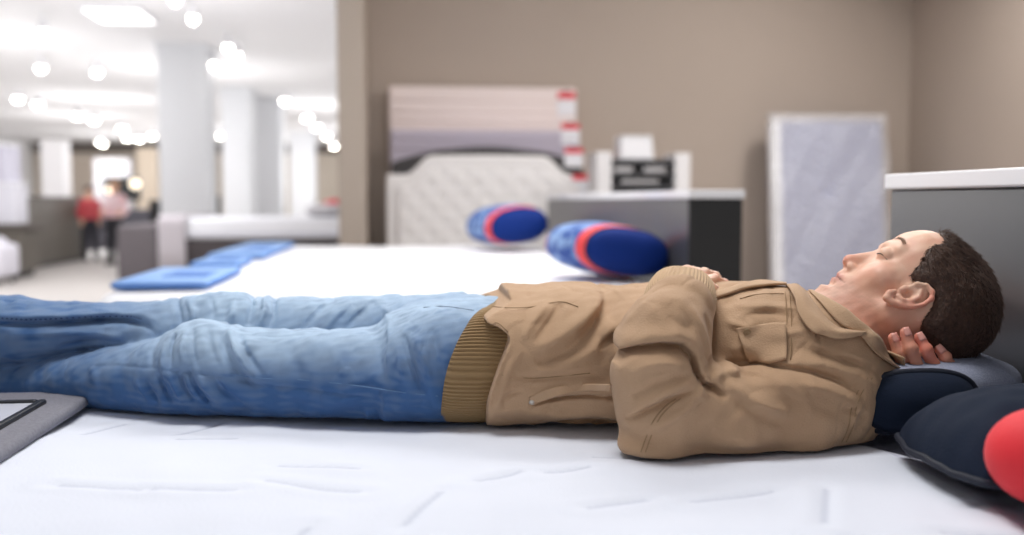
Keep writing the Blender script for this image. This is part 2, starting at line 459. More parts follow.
# daylight-white shop lighting: ceiling panels over the bed area, added fill points without fixtures down the hall
area('bed_area_light', (-.1, 1.75, 3.42), 1.4, .8, 58, col=(1, .985, .965))
area('bed_area_light', (.9, 4.6, 3.42), 3.0, 1.6, 112, col=(1, .98, .95))
area('wall_washer', (3.9, 6.2, 3.4), .6, 2.2, 98, (0, R(30), 0), (1, .97, .93))
for i, (x, y) in enumerate(((-4.5, 10), (-3.0, 12.6), (-6.5, 16), (-4, 20), (-7.5, 26), (-2, 27), (-7, 36), (-1.5, 36), (-11, 20), (2, 17), (2, 30), (-9.5, 31), (-11, 40), (-4.5, 42))):
    l = bpy.data.lights.new('hall_fill', 'POINT'); l.energy = 142 if i != 1 else 60; l.shadow_soft_size = .5; l.color = (1, .99, .985)
    o = bpy.data.objects.new('hall_fill', l); COL.objects.link(o); o.location = (x, y, 1.75)  # added mid-height fill, no lamp there; brightens ceiling and hall
l = bpy.data.lights.new('hall_fill', 'POINT'); l.energy = 45; l.shadow_soft_size = .3
o = bpy.data.objects.new('hall_fill', l); COL.objects.link(o); o.location = (-2.2, 10.4, 2.2)  # one more added fill, brightens the white hall mattress
w = bpy.data.worlds.new('shop_ambient'); SC.world = w; w.use_nodes = True
w.node_tree.nodes['Background'].inputs[0].default_value = (.93, .96, 1, 1); w.node_tree.nodes['Background'].inputs[1].default_value = .52
SC.view_settings.view_transform = 'Standard'; SC.view_settings.look = 'None'; SC.view_settings.gamma = 1; SC.view_settings.exposure = 0
SC.view_settings.use_curve_mapping = False
# ================================================================== HEADBOARDS AGAINST THE BACK WALL
def plain_headboard(x0, x1, y0, y1, ztop, m, label, seams=(), arch=0, parts=True):
    cx = (x0+x1)/2; hw = (x1-x0)/2
    e = empty('headboard', (cx, (y0+y1)/2, 0), label, 'headboard', None)
    hd = (y1-y0)/2
    n = 24; out = [(-hw, .25)]
    for i in range(n+1):
        t = -1+2*i/n; z = ztop-arch*(1-math.cos(t*PI/2)**.8) if arch else ztop
        out.append((hw*t, z))
    out.append((hw, .25))
    prism('cushioned_panel', out, -hd, hd, m, e, .02)
    for s in (-1, 1): box('leg', (s*(hw-.12)-.03, -hd*.6, 0), (s*(hw-.12)+.03, hd*.6, .26), M['black'], e, .004)
    for z in seams: tube('piping', [(-hw*.97, -hd-.002, z), (hw*.97, -hd-.002, z)], .009, m, e, 8)
    return e
fb = lambda n, c, c2=None: mat(n, c, .85, bump=(120, .3), noise=(50, 1), rgb2=c2 or c, sheen=.2)
plain_headboard(-.09, 1.56, 8.78, 8.95, 1.97, fb('pinkish_beige_fabric', (244, 229, 225), (238, 224, 222)), 'pinkish beige headboard, the tallest one, rearmost against the back wall', (1.85, 1.75, 1.67))
plain_headboard(-.08, 1.55, 8.58, 8.74, 1.58, fb('lilac_grey_fabric', (196, 188, 202), (186, 178, 194)), 'lilac grey headboard standing between the pinkish beige and the black arched ones', (1.5, 1.42))
plain_headboard(-.07, 1.55, 8.4, 8.54, 1.43, fb('charcoal_fabric', (70, 68, 70)), 'charcoal headboard with a low arch behind the white tufted one', (), .14)
# tufted white headboard
tw = fb('white_tufted_leather', (236, 233, 232), (230, 227, 228)); tw.node_tree.nodes['Principled BSDF'].inputs['Roughness'].default_value = .5
th = empty('tufted_headboard', (.72, 8.2, 0), 'off-white button tufted headboard with a curved top, in front of the stack', 'headboard')
hw = .83
def topz(x):
    a = abs(x)/hw
    return 1.35-.02*a*a if a < .55 else (1.35-.006-.155*(.5-.5*math.cos(PI*min(1, (a-.55)/.27))))
outl = [(-hw, .2)]+[(-hw+2*hw*i/48, topz(-hw+2*hw*i/48)) for i in range(49)]+[(hw, .2)]
prism('frame', outl, -.02, .06, tw, th, .02)
nx, nz = 120, 90; G = np.zeros((nx, nz, 3)); bx, bz = .19, .20
for i in range(nx):
    x = -hw+.09+(2*hw-.18)*i/(nx-1); zt = topz(x)-.09
    for j in range(nz):
        z = .25+(zt-.25)*j/(nz-1); r = round((z-1.2)/(bz/2))
        d = 9
        for rr in (r-1, r, r+1):
            zz = 1.2+rr*bz/2; ox = 0 if rr % 2 == 0 else bx/2
            xx = round((x-ox)/bx)*bx+ox; d = min(d, math.hypot(x-xx, z-zz))
        ed = min(1, min(i, nx-1-i, nz-1-j)/6)
        G[i, j] = (x, -.03-.017*(1-math.exp(-(d/.028)**1.2))*ed**.5, z)
link('tufted_panel', grid_mesh('tufted_panel', G), tw, th, True)
tube('trim_piping', [(-hw+.085, -.03, .25)]+[(-hw+.085+(2*hw-.17)*i/40, -.03, topz(-hw+.085+(2*hw-.17)*i/40)-.085) for i in range(41)]+[(hw-.085, -.03, .25)], .012, tw, th, 8)
for rr in range(-12, 1):
    zz = 1.2+rr*bz/2; ox = 0 if rr % 2 == 0 else bx/2
    for k in range(-5, 6):
        xx = k*bx+ox
        if abs(xx) < hw-.13 and .75 < zz < topz(xx)-.12:
            b = lathe('button', [(.0, .006), (.008, .004), (.011, 0)], (0, 0, 0), tw, th, 8); b.rotation_euler = (R(90), 0, 0); b.location = (xx, -.036, zz)
for s in (-1, 1): box('leg', (s*.7-.03, -.01, 0), (s*.7+.03, .05, .2), M['black'], th, .003)
# price cards clipped on the right ends
redm = mat('red_card_print', (226, 60, 74), .5); cardm = mat('white_card', (236, 236, 242), .5)
for z0, z1, y, rb, lb in ((1.72, 1.93, 8.783, 1, 'price card on the pinkish beige headboard, topmost card'), (1.46, 1.64, 8.583, 1, 'price card on the lilac grey headboard, second card from the top'),
                      (1.26, 1.42, 8.403, 1, 'price card on the charcoal headboard, third card from the top'), (1.03, 1.19, 8.183, 0, 'price card at the right end of the white tufted headboard, lowest card')):
    e = empty('price_card', (1.48+(.03 if not rb else 0), y, z0), lb, 'price card', None)
    h = z1-z0
    box('sheet', (-.09, -.012, 0), (.07, -.004, h), cardm, e, 0)
    box('red_heading', (-.09, -.016, h*.72), (.07, -.011, h), redm, e, 0)
    box('clip', (-.03, -.018, h), (.01, .002, h+.015), M['black'], e, .002)
# rack of bed parts behind the dark headboard
Yr = 7.7
def rx(px): return P(px, 160, Yr)[0]
def rz(py): return P(640, py, Yr)[2]
rk = empty('display_rack', (rx(638), Yr, 0), 'white sided display rack with dark shelves behind the long dark headboard', 'rack'); c0 = rx(638)
for a, b, t in ((592, 607, 153), (669, 684, 154)): box('side_panel', (rx(a)-c0, -.18, 0), (rx(b)-c0, .18, rz(t)), M['offwhite'], rk, .01)
dk = mat('dark_slat', (52, 52, 56), .6)
for z0, z1 in ((160, 166), (173, 178), (184, 189), (210, 215), (250, 255)): box('shelf', (rx(607)-c0, -.16, rz(z1)), (rx(669)-c0, .16, rz(z0)), dk, rk, .006)
box('back_panel', (rx(607)-c0, .14, .1), (rx(669)-c0, .17, rz(158)), mat('grey_back_panel', (150, 150, 154), .6), rk, 0)
for a, b, t0, t1, lb in ((611, 630, 166.5, 173, 'pale folded fabric sample on the upper rack shelf, left'), (640, 662, 166, 173, 'pale folded fabric sample on the upper rack shelf, right'), (618, 655, 179, 184, 'long pale folded sample on the lower rack shelf')):
    o = box('fabric_sample', (-(rx(b)-rx(a))/2, -.13, 0), ((rx(b)-rx(a))/2, .1, rz(t0)-rz(t1)), M['offwhite'], None, .012); o.location = ((rx(a)+rx(b))/2, Yr, rz(t1)); tag(o, lb, 'fabric sample', 'samples on the display rack')
e = empty('white_carton', (rx(633.5), Yr, rz(160)), 'small white carton standing on top of the display rack', 'carton')
hwc = (rx(650)-rx(617))/2; hh = rz(137)-rz(160)
prism('carton_body', [(-hwc, 0), (hwc, 0), (hwc*.86, hh), (-hwc*.92, hh)], -.12, .12, M['white'], e, .006); box('flap', (-hwc*.9, -.13, hh-.002), (hwc*.84, .12, hh+.006), M['offwhite'], e, 0)
# mattress wrapped in plastic leaning on the wall
wm = empty('wrapped_mattress', (3.80, 8.5, 0), 'upright mattress wrapped in clear wrinkled plastic leaning on the back wall', 'mattress')
Wm, Hm = .50, 1.69
lil = mat('lilac_white_ticking', (146, 150, 182), .7, bump=(30, .2), noise=(5, 1), rgb2=(162, 166, 194))
b = box('mattress_core', (-Wm, -.1, .02), (Wm, .1, Hm), lil, wm, .035, 4)
b2 = box('white_border', (-Wm-.025, -.108, .015), (-Wm+.085, -.0, Hm+.004), mat('white_border', (250, 250, 252), .6), wm, .03, 3)
# plastic: a crumpled shell a little larger than the core
wv = waves(10, .12, .5, 3); wv2 = waves(8, .04, .12, 4); G = []
n1, n2 = 90, 150
for i in range(n1):
    row = []
    for j in range(n2):
        u = -1+2*i/(n1-1); v = j/(n2-1)
        x = (Wm+.03)*u; z = .01+(Hm+.05)*v
        bulge = .05*max(0, u-.55)**1*(1-abs(v-.45))*1.8
        yy = -.118-.022*wv(x, 0, z*.6)-.022*math.exp(-abs(wv2(x, 0, z*.7))*3); ed = min(1, (1-abs(u))*12, (1-v)*18, v*12+.3)
        row.append((x+bulge*.8*(1+.3*math.sin(v*19)), -.1+(yy+.1)*ed-.012*ed, z))
    G.append(row)
pl = bpy.data.materials.new('clear_plastic_film'); pl.use_nodes = True; b_ = pl.node_tree.nodes['Principled BSDF']
b_.inputs['Base Color'].default_value = (.86, .87, .93, 1); b_.inputs['Roughness'].default_value = .16; b_.inputs['Alpha'].default_value = .34; b_.inputs['Specular IOR Level'].default_value = .9
link('plastic_film', grid_mesh('plastic_film', np.array(G)), pl, wm, True)
tube('film_seam', [(-Wm-.03+2*(Wm+.03)*i/20, -.02+.012*math.sin(i*2.1), Hm+.045+.012*math.sin(i*1.7)) for i in range(21)], .01, pl, wm, 6)
wm.rotation_euler = (R(-7), 0, R(-4))

# ================================================================== PEOPLE AND GOODS FAR DOWN THE HALL
def far_person(px, Y, hgt, top, top2, legs, hairc, label, rz=0, arm=0):
    c = P(px, 260, Y); c[2] = 0; k = hgt/1.72; h = .022
    def q(x, y, z): 
        cc, ss = math.cos(rz), math.sin(rz); return c+np.array([(x*cc-y*ss), (x*ss+y*cc), z])*k
    def fld(): return Field(c-np.array([.5, .5, .02]), c+np.array([.5, .5, 1.85*k]), h)
    sk = mat('skin_far', (216, 168, 142), .6)
    F = fld(); F.chain([q(0, 0, 1.38), q(0, 0, 1.5), q(0, .01, 1.60)], [.06*k, .055*k, .095*k], .03); F.ell(q(0, -.10, 1.585), (.02, .03, .025), None, .02); F.ell(q(0, 0, 1.2), (.16*k, .1*k, .22*k), None, .05); F.ell(q(0, 0, .95), (.14*k, .1*k, .12*k), None, .05)
    for s in (-1, 1):
        F.chain([q(s*.19, 0, 1.36), q(s*.23, .02, 1.1), q(s*.20, -.12 if arm else -.02, .92 if not arm else 1.05)], [.05*k, .042*k, .035*k], .03); F.ell(q(s*.19, -.16 if arm else -.03, .86 if not arm else 1.06), (.035, .03, .05), None, .02)
        F.chain([q(s*.09, 0, .9), q(s*.1, -.01, .5), q(s*.11, .02, .08)], [.08*k, .055*k, .04*k], .03)
    me, _ = F.mesh('person'); o = link('person', me, sk); tag(o, label, 'person')
    F = fld(); F.ell(q(0, 0, 1.2), (.185*k, .125*k, .27*k), None, .05); F.ell(q(0, 0, 1.0), (.165*k, .12*k, .14*k), None, .05)
    for s in (-1, 1): F.chain([q(s*.17, 0, 1.37), q(s*.235, .02, 1.12), q(s*.21, -.08 if arm else -.01, 1.0)], [.07*k, .06*k, .052*k], .04)
    me, _ = F.mesh('shirt'); link('shirt', me, mat('shirt_cloth', top, .85, noise=(5, 1), rgb2=top2), o)
    F = fld(); F.ell(q(0, 0, .92), (.165*k, .125*k, .12*k), None, .05)
    for s in (-1, 1): F.chain([q(s*.09, 0, .86), q(s*.11, -.01, .48), q(s*.12, .02, .08)], [.1*k, .08*k, .065*k], .03)
    me, _ = F.mesh('trousers'); link('trousers', me, mat('trouser_cloth', legs, .85), o)
    F = fld(); F.ell(q(0, .025, 1.635), (.105*k, .11*k, .10*k), None, .03); me, _ = F.mesh('hair'); link('hair', me, mat('hair_far', hairc, .7), o)
    for s in (-1, 1):
        F = fld(); F.chain([q(s*.12, .05, .045), q(s*.125, -.14, .035)], [.05*k, .04*k], .02); me, _ = F.mesh('shoe'); link('shoe', me, M['black'], o)
far_person(91, 16.8, 1.2, (196, 60, 70), (206, 96, 100), (52, 52, 60), (60, 44, 36), 'person in red top and dark trousers standing far down the aisle, left of the pair', .5)
far_person(116, 15.6, 1.28, (228, 226, 230), (222, 160, 164), (34, 34, 40), (150, 112, 84), 'person in white top with red and dark trousers in the aisle, right of the pair', -.3, 1)
# wall screen, round lamp shades, dark sofa behind the people
e = empty('wall_screen', (P(122, 186, 20)[0], 20, P(122, 200, 20)[2]), 'black screen mounted on a stand behind the two shoppers', 'screen')
box('display', (-.32, -.03, 0), (.32, .03, .42), M['black'], e, .01); box('bezel', (-.34, -.02, -.02), (.34, .05, .44), M['cab'], e, .01); cyl('stand', (0, .02, -.02), (0, .02, -.97), .03, M['black'], e, 12); cyl('foot', (0, .02, -.98), (0, .02, -.96), .2, M['black'], e, 20)
glow = mat('warm_glass_shade', (255, 240, 214), .5, emit=1.8)
for px, py, r, lb in ((110, 190, .07, 'round glowing table lamp left of the black screen'), (135, 184, .09, 'larger warm glowing lamp right of the black screen')):
    c = P(px, py, 19); e = empty('floor_lamp', (c[0], c[1], 0), lb, 'lamp')
    lathe('base', [(0, 0), (.14, 0), (.14, .02), (.02, .03)], (0, 0, 0), M['black'], e, 20); cyl('pole', (0, 0, .03), (0, 0, c[2]-r*.8), .012, M['black'], e, 8)
    lathe('lamp_shade', [(r*math.sin(PI*i/10)+.001, c[2]-r*math.cos(PI*i/10)) for i in range(11)], (0, 0, 0), glow, e, 20)
e = empty('sofa', (P(133, 215, 18.2)[0], 18.2, 0), 'dark grey sofa standing behind the pair of shoppers', 'sofa')
sf = mat('slate_sofa_fabric', (92, 90, 98), .9)
box('seat', (-.6, -.4, .12), (.6, .35, .42), sf, e, .06, 3); box('backrest', (-.65, .25, .12), (.65, .45, .82), sf, e, .07, 3)
for s in (-1, 1): box('armrest', (s*.6-.09, -.42, .1), (s*.6+.09, .4, .6), sf, e, .06, 3)
for s in (-1, 1): cyl('leg', (s*.55, -.3, 0), (s*.55, -.3, .12), .025, M['black'], e, 10)
for px, Y, h_, lb in ((155, 17.4, .98, 'thin black post display at the left edge of the nearest white column'), (216, 20, 1.06, 'thin black post display between the two nearest white columns')):
    c = P(px, 200, Y); e = empty('display_stand', (c[0], Y, 0), lb, 'stand'); box('post', (-.09, -.05, .03), (.09, .05, h_), M['black'], e, .01); box('foot', (-.16, -.14, 0), (.16, .14, .03), M['black'], e, .005)
# ================================================================== BEDS
ZT = .65          # top of the near mattress
quilt_white = mat('white_quilted_ticking', (244, 245, 249), .8, bump=(260, .25), attr='pigment')
side_white = mat('white_mattress_side', (236, 237, 243), .8, bump=(200, .25))
lilac_q = mat('lilac_grey_quilting', (186, 188, 210), .8, bump=(160, .4), noise=(38, 1), rgb2=(214, 216, 230))
lam = mat('grey_laminate', (74, 74, 77), .32, spec=.5); lam_dark = mat('dark_laminate', (36, 36, 37), .5)
greyfab = mat('grey_bed_fabric', (112, 112, 122), .9, bump=(300, .4), noise=(200, 1), rgb2=(132, 132, 142))
def dist_seg(x, y, a, b):
    e = np.subtract(b, a); t = np.clip(((x-a[0])*e[0]+(y-a[1])*e[1])/(e@e), 0, 1)
    return np.hypot(x-a[0]-t*e[0], y-a[1]-t*e[1]), t
def smooth(t): t = np.clip(t, 0, 1); return t*t*(3-2*t)
# ---- near mattress
X0, X1, Y0, Y1 = -1.13, .925, .26, 1.86
mt = empty('mattress', ((X0+X1)/2, (Y0+Y1)/2, .4), 'white quilted mattress with grey stitched dashes, the near one the man lies on', 'mattress')
O = np.array([(X0+X1)/2, (Y0+Y1)/2, .4])
nx, ny = 400, 320
xs = np.linspace(X0, X1, nx)[:, None]*np.ones((1, ny)); ys = np.linspace(Y0, Y1, ny)[None, :]*np.ones((nx, 1))
edge = np.minimum(np.minimum(xs-X0, X1-xs), np.minimum(ys-Y0, Y1-ys))
z = ZT-.045*(1-np.sqrt(np.clip(1-(1-np.clip(edge/.05, 0, 1))**2, 0, 1)))
wq = waves(9, .25, .6, 11); wq2 = waves(10, .06, .16, 12)
z = z+.0035*wq(xs, ys, 0*xs)*np.clip(edge/.1, 0, 1)+.0010*wq2(xs, ys, 0*xs)*np.clip(edge/.1, 0, 1)
# head end zone rolls down to the lilac quilted border
z = z-.012*smooth((xs-.60-.05*np.sin(ys*7))/.05)
# weight of the man presses the mattress
def press(x0, y0, rx_, ry_, d): return d*np.exp(-((xs-x0)/rx_)**2-((ys-y0)/ry_)**2)
z = z-press(.18, 1.52, .35, .2, .014)-press(.42, 1.3, .2, .1, .006)-press(-.25, 1.6, .45, .16, .008)
z = z+press(.3, 1.20, .35, .035, .004)
col = np.ones((nx, ny, 3))*np.array(lin((219, 224, 236))[:3])
r2 = np.random.default_rng(5); strokes = []
for i in range(120):
    x = r2.uniform(X0+.08, X1-.05); y = r2.uniform(Y0+.05, Y1-.05)
    if any(math.hypot(x-s[0], y-s[1]) < .085 for s in strokes): continue
    strokes.append((x, y, r2.choice([.5, -.5, 1.15, -1.1, .25, -.3])+r2.uniform(-.2, .2), r2.uniform(.03, .075)))
for x, y, a, L in strokes:
    p0 = (x-math.cos(a)*L, y-math.sin(a)*L); p1 = (x+math.cos(a)*L, y+math.sin(a)*L)
    i0, i1 = np.searchsorted(xs[:, 0], [x-.13, x+.13]); j0, j1 = np.searchsorted(ys[0], [y-.13, y+.13])
    sx, sy = xs[i0:i1, j0:j1], ys[i0:i1, j0:j1]
    d, t = dist_seg(sx, sy, p0, p1); pr = np.exp(-(d/.009)**2)*np.sin(PI*np.clip(t, .04, .96))**.5
    z[i0:i1, j0:j1] -= .0022*pr; z[i0:i1, j0:j1] += .0014*np.exp(-((d-.02)/.014)**2)
    th_ = np.exp(-(d/.0042)**4)*(np.sin(PI*np.clip(t, .02, .98)) > .15)
    col[i0:i1, j0:j1] *= (1-th_[..., None]*np.array([.20, .19, .16]))
Gm = np.stack([xs, ys, z], -1)-O
cut = np.searchsorted(xs[:, 0], .634)
me = grid_mesh('top_panel', Gm[:cut+1]); paint(me, col[:cut+1].reshape(-1, 3)); link('top_panel', me, quilt_white, mt, True)
link('head_border', grid_mesh('head_border', Gm[cut:]), lilac_q, mt, True)
# side border: a rounded rectangle band
def rrect(x0, x1, y0, y1, r, n=8):
    out = []
    for cx, cy, a0 in ((x1-r, y1-r, 0), (x0+r, y1-r, 90), (x0+r, y0+r, 180), (x1-r, y0+r, 270)):
        for k in range(n+1):
            a = R(a0+90*k/n); out.append((cx+r*math.cos(a), cy+r*math.sin(a)))
    return out
def band(name, x0, x1, y0, y1, zs, m, parent, r=.06, ins=None):
    G = []
    for k, z_ in enumerate(zs):
        i = 0 if ins is None else ins[k]
        G.append([(x, y, z_) for x, y in rrect(x0+i, x1-i, y0+i, y1-i, r)])
    G = np.array(G).transpose(1, 0, 2)
    return link(name, grid_mesh(name, G, True), m, parent, True)
band('side_border', X0-O[0], X1-O[0], Y0-O[1], Y1-O[1], [0, .01, .03, .12, .19, .205, .212], side_white, mt, .012, [.03, .01, .002, -.004, .0, .004, .012])
for zz in (.02, .2): tube('edge_piping', [(x, y, zz) for x, y in rrect(X0-O[0]-.001, X1-O[0]+.001, Y0-O[1]-.001, Y1-O[1]+.001, .012)], .006, lilac_q, mt, 8, True)
# ---- near bed: base and tall laminate headboard
bd = empty('bed', (-.12, 1.06, 0), 'near bed base with tall grey headboard that has a white top edge', 'bed')
bo = Vector((-.12, 1.06, 0))
def bl(v): return tuple(Vector(v)-bo)
box('bed_base', bl((X0+.02, Y0+.02, .1)), bl((.94, Y1-.02, .398)), greyfab, bd, .012)
for sx in (X0+.12, .8):
    for sy in (Y0+.12, Y1-.12): cyl('leg', bl((sx, sy, 0)), bl((sx, sy, .1)), .03, M['black'], bd, 16)
box('headboard_panel', bl((.950, .14, 0)), bl((1.165, 1.85, 1.0)), lam, bd, .004)
box('headboard_top', bl((.940, .13, 1.0)), bl((1.175, 1.86, 1.030)), M['white'], bd, .004)
# ---- foot mat: grey fabric border, black raised frame, clear sheet
fm = empty('foot_mat', (-.9, 1.05, ZT+.006), 'grey foot protection mat with black framed clear sheet lying on the near mattress foot', 'foot mat')
def fl(v): return tuple(Vector(v)-Vector((-.9, 1.05, ZT)))
band('fabric_pad', -.33+.1, .405, -.73, .63, [-.006, .0, .006, .0115, .013], greyfab, fm, .05, [.006, 0, 0, .002, .006])
G = np.array([[(x, y, .013) for x, y in rrect(-.224, .399, -.724, .624, .05)]])
me = pymesh('pad_top', [tuple(v) for v in G[0]], [tuple(range(len(G[0])))]); link('pad_top', me, greyfab, fm)
a0, a1, b0, b1 = -.15, .36, -.66, .53
boxes('black_frame', [((a0, b0, .012), (a0+.012, b1, .02)), ((a1-.012, b0, .012), (a1, b1, .02)), ((a0+.012, b0, .012), (a1-.012, b0+.014, .02)), ((a0+.012, b1-.014, .012), (a1-.012, b1, .02))], mat('black_vinyl', (22, 24, 30), .4), fm, .003)
sheet = mat('pale_vinyl_sheet', (205, 208, 220), .22, bump=(12, .15))
box('clear_sheet', (a0+.012, b0+.014, .012), (a1-.012, b1-.014, .0165), sheet, fm, 0)
# ---- second and third beds
mat_blue = mat('blue_foot_pad', (120, 162, 224), .8, bump=(200, .3), noise=(8, 1), rgb2=(160, 192, 234)); mat_navy = mat('deep_blue_fabric', (84, 128, 200), .8, bump=(200, .3))
def far_mattress(x0, x1, y0, y1, zt, label):
    e = empty('mattress', ((x0+x1)/2, (y0+y1)/2, zt-.26), label, 'mattress')
    hx, hy = (x1-x0)/2, (y1-y0)/2
    n = 60; u = np.linspace(-1, 1, n)[:, None]*np.ones((1, n)); v = u.T
    ed = np.minimum((1-np.abs(u))*hx, (1-np.abs(v))*hy)
    zz = .26-.05*(1-np.sqrt(np.clip(1-(1-np.clip(ed/.06, 0, 1))**2, 0, 1)))+.004*wq(u*hx, v*hy, 0*u)
    me = grid_mesh('top_panel', np.stack([u*hx, v*hy, zz], -1)); paint(me, np.ones((n*n, 3))*np.array(lin((244, 245, 250))[:3])); link('top_panel', me, quilt_white, e, True)
    band('side_border', -hx, hx, -hy, hy, [0, .02, .1, .19, .212], side_white, e, .02, [.02, 0, -.004, 0, .01])
    tube('edge_piping', [(x, y, .205) for x, y in rrect(-hx, hx, -hy, hy, .03)], .007, M['white'], e, 8, True)
    tube('edge_piping', [(x, y, .07) for x, y in rrect(-hx-.002, hx+.002, -hy-.002, hy+.002, .03)], .007, lilac_q, e, 8, True)
    return e
def far_base(x0, x1, y0, y1, z1, label, m=None):
    e = empty('divan', ((x0+x1)/2, (y0+y1)/2, 0), label, 'bed base'); hx, hy = (x1-x0)/2, (y1-y0)/2
    box('box_frame', (-hx+.02, -hy+.02, .1), (hx-.02, hy-.02, z1), m or greyfab, e, .015)
    for sx in (-1, 1):
        for sy in (-1, 1): cyl('leg', (sx*(hx-.12), sy*(hy-.12), 0), (sx*(hx-.12), sy*(hy-.12), .1), .03, M['black'], e, 12)
    return e
far_base(-1.02, .95, 3.43, 5.02, .41, 'upholstered base under the second bed, the first one behind the man'); far_mattress(-1.02, .95, 3.43, 5.02, .67, 'white mattress of the second bed, directly behind the man')
far_base(-1.02, .95, 5.2, 6.8, .41, 'upholstered base under the third bed, beyond the second one'); far_mattress(-1.02, .95, 5.2, 6.8, .67, 'white mattress of the third bed, nearest the tufted headboard')
def foot_pad(x0, x1, y0, y1, z, label):
    e = empty('foot_pad', ((x0+x1)/2, (y0+y1)/2, z), label, 'foot pad'); hx, hy = (x1-x0)/2, (y1-y0)/2
    o = box('pad', (-hx, -hy, 0), (hx, hy, .03), mat_blue, e, .014, 4)
    tube('piping', [(x, y, .015) for x, y in rrect(-hx, hx, -hy, hy, .03)], .008, mat_navy, e, 8, True)
    box('label_patch', (-hx*.2, -hy*.5, .03), (hx*.75, hy*.15, .034), mat_navy, e, 0)
foot_pad(-.98, -.66, 3.5, 4.25, .674, 'bright blue foot pad with dark piping on the near corner of the second bed')
foot_pad(-.94, -.72, 4.6, 4.96, .674, 'blue foot pad on the far corner of the second bed')
foot_pad(-.99, -.7, 5.26, 6.7, .674, 'pale blue foot pad along the foot of the third bed')
lb = empty('long_headboard', (1.112, 5.1, 0), 'long dark grey laminate headboard box with white top behind the second and third beds', 'headboard')
box('panel', (-.1, -1.665, 0), (.093, 1.72, .985), lam, lb, .003); box('end_panel', (-.1, -1.68, 0), (.093, -1.666, .985), lam_dark, lb, .002); box('top_board', (-.108, -1.69, .985), (.1, 1.73, 1.015), M['white'], lb, .004)
# ---- pillows with contrasting oval ends
def bolster(loc, rz, L, a, b, mats, label, tilt=0, flat=2.3, capn=.14, capx=(1, 0)):
    """lies along its own Y axis; end panel, red ring, body, ring, end panel"""
    e = empty('pillow', loc, label, 'pillow', None, rz); e.rotation_euler.x = tilt
    seg = 48
    def ring(y, s):
        out = []; f_ = smooth((y+L/2-.03)/.11); ax1 = capx[0]+(1-capx[0])*f_; sh = capx[1]*(1-f_)
        for k in range(seg):
            t = 2*PI*k/seg; c, s_ = math.cos(t), math.sin(t)
            out.append((sh+a*ax1*s*math.copysign(abs(c)**(2/flat), c), y, b+b*s*math.copysign(abs(s_)**(2/flat), s_)*(1+(.16*smooth((y+L/2-.12)/.22) if capx[0] < 1 else 0) if s_ > 0 else .9)))
        return out
    hl = L/2; rows = []
    for q in np.linspace(0, 1, 10): rows.append((-hl+capn*.45*(1-math.cos(q*PI/2))*1.0, math.sin(q*PI/2)*.86))
    capr = len(rows)-1; y = rows[-1][0]
    rows.append((y+.03, .93)); rows.append((y+.055, .96)); ringr = len(rows)-1
    for q in np.linspace(0, 1, 9)[1:]: rows.append((y+.055+(2*(-y)-.11)*q, 1+.05*math.sin(q*PI)-.04*(q if q > .5 else 1-q)))
    r2_ = len(rows)-1; rows.append((-y, .86))
    for q in np.linspace(1, 0, 10)[1:]: rows.append((hl-capn*.45*(1-math.cos(q*PI/2)), math.sin(q*PI/2)*.86))
    G = np.array([ring(y_, max(s, .001)) for y_, s in rows]).transpose(1, 0, 2)
    def part(nm, i0, i1, m): link(nm, grid_mesh(nm, G[:, i0:i1+1], True), m, e, True)
    part('end_panel', 0, capr, mats[0]); part('end_panel', r2_+1, len(rows)-1, mats[0])
    part('ring_band', capr, ringr, mats[1]); part('ring_band', r2_, r2_+1, mats[1]); part('cover', ringr, r2_, mats[2])
    tube('piping', [tuple(G[k, capr]*np.array([1.01, 1, 1])) for k in range(seg)], .005, mats[3], e, 8, True)
    return e
navy = mat('royal_navy_velour', (5, 42, 118), .8, bump=(200, .4), spec=.25); redp = mat('coral_red_velour', (236, 62, 66), .7, bump=(200, .3), sheen=.2)
patt = mat('blue_white_pattern', (22, 66, 150), .8, bump=(200, .3), noise=(20, .3), rgb2=(140, 172, 216))
dnavy = mat('dark_navy_jersey', (20, 31, 50), .9, bump=(350, .4), spec=.25); heather = mat('grey_heather_knit', (124, 130, 152), .9, bump=(420, .9), noise=(420, 1), rgb2=(164, 170, 190))
piping_n = mat('navy_piping', (16, 24, 42), .7)
e2_ = bolster((.782, 3.84, .678), R(14), .52, .20, .105, (navy, redp, patt, piping_n), 'blue pillow with red rimmed oval end, on the second bed by the headboard')
e3_ = bolster((.66, 6.1, .70), R(16), .56, .21, .125, (navy, redp, patt, piping_n), 'blue pillow with red rimmed oval end, on the third bed farther away')
e2_.rotation_euler.y = R(9); e3_.rotation_euler.y = R(-6)
# pillow under the head: navy oval end towards us, grey heather cover
bolster((.765, 1.555, ZT-.003), R(0), .64, .168, .053, (dnavy, heather, heather, piping_n), 'grey heather pillow with dark navy end panel under the head of the man', 0, 2.6, .10, (.56, -.062))
# navy pillow in front at the right edge with a red panel
ep = empty('pillow', (.776, 1.085, ZT), 'dark navy pillow with bright red panel, in front at the right edge', 'pillow', None, R(-4))
n = 64; u = np.linspace(-1, 1, n)[:, None]*np.ones((1, n)); v = u.T
thk = np.clip((1-np.abs(u)**3.2)*(1-np.abs(v)**2.6), 0, 1)**.55
hx, hy = .165, .12
pin = 1-.10*(u*u)*(v*v)
top = np.stack([u*hx*pin, v*hy*pin, .026+.082*thk+.0015*wq2(u*.3, v*.3, 0*u)], -1); bot = np.stack([u*hx*pin, v*hy*pin, .026-.026*thk], -1)
link('cover', grid_mesh('cover', top[:n//2+16]), dnavy, ep, True); link('cover_end', grid_mesh('cover_end', top[n//2+15:]), dnavy, ep, True); link('underside', grid_mesh('underside', bot), dnavy, ep, True)
rim = [tuple(top[i, 0]) for i in range(n)]+[tuple(top[-1, j]) for j in range(1, n)]+[tuple(top[i, -1]) for i in range(n-2, -1, -1)]+[tuple(top[0, j]) for j in range(n-2, 0, -1)]
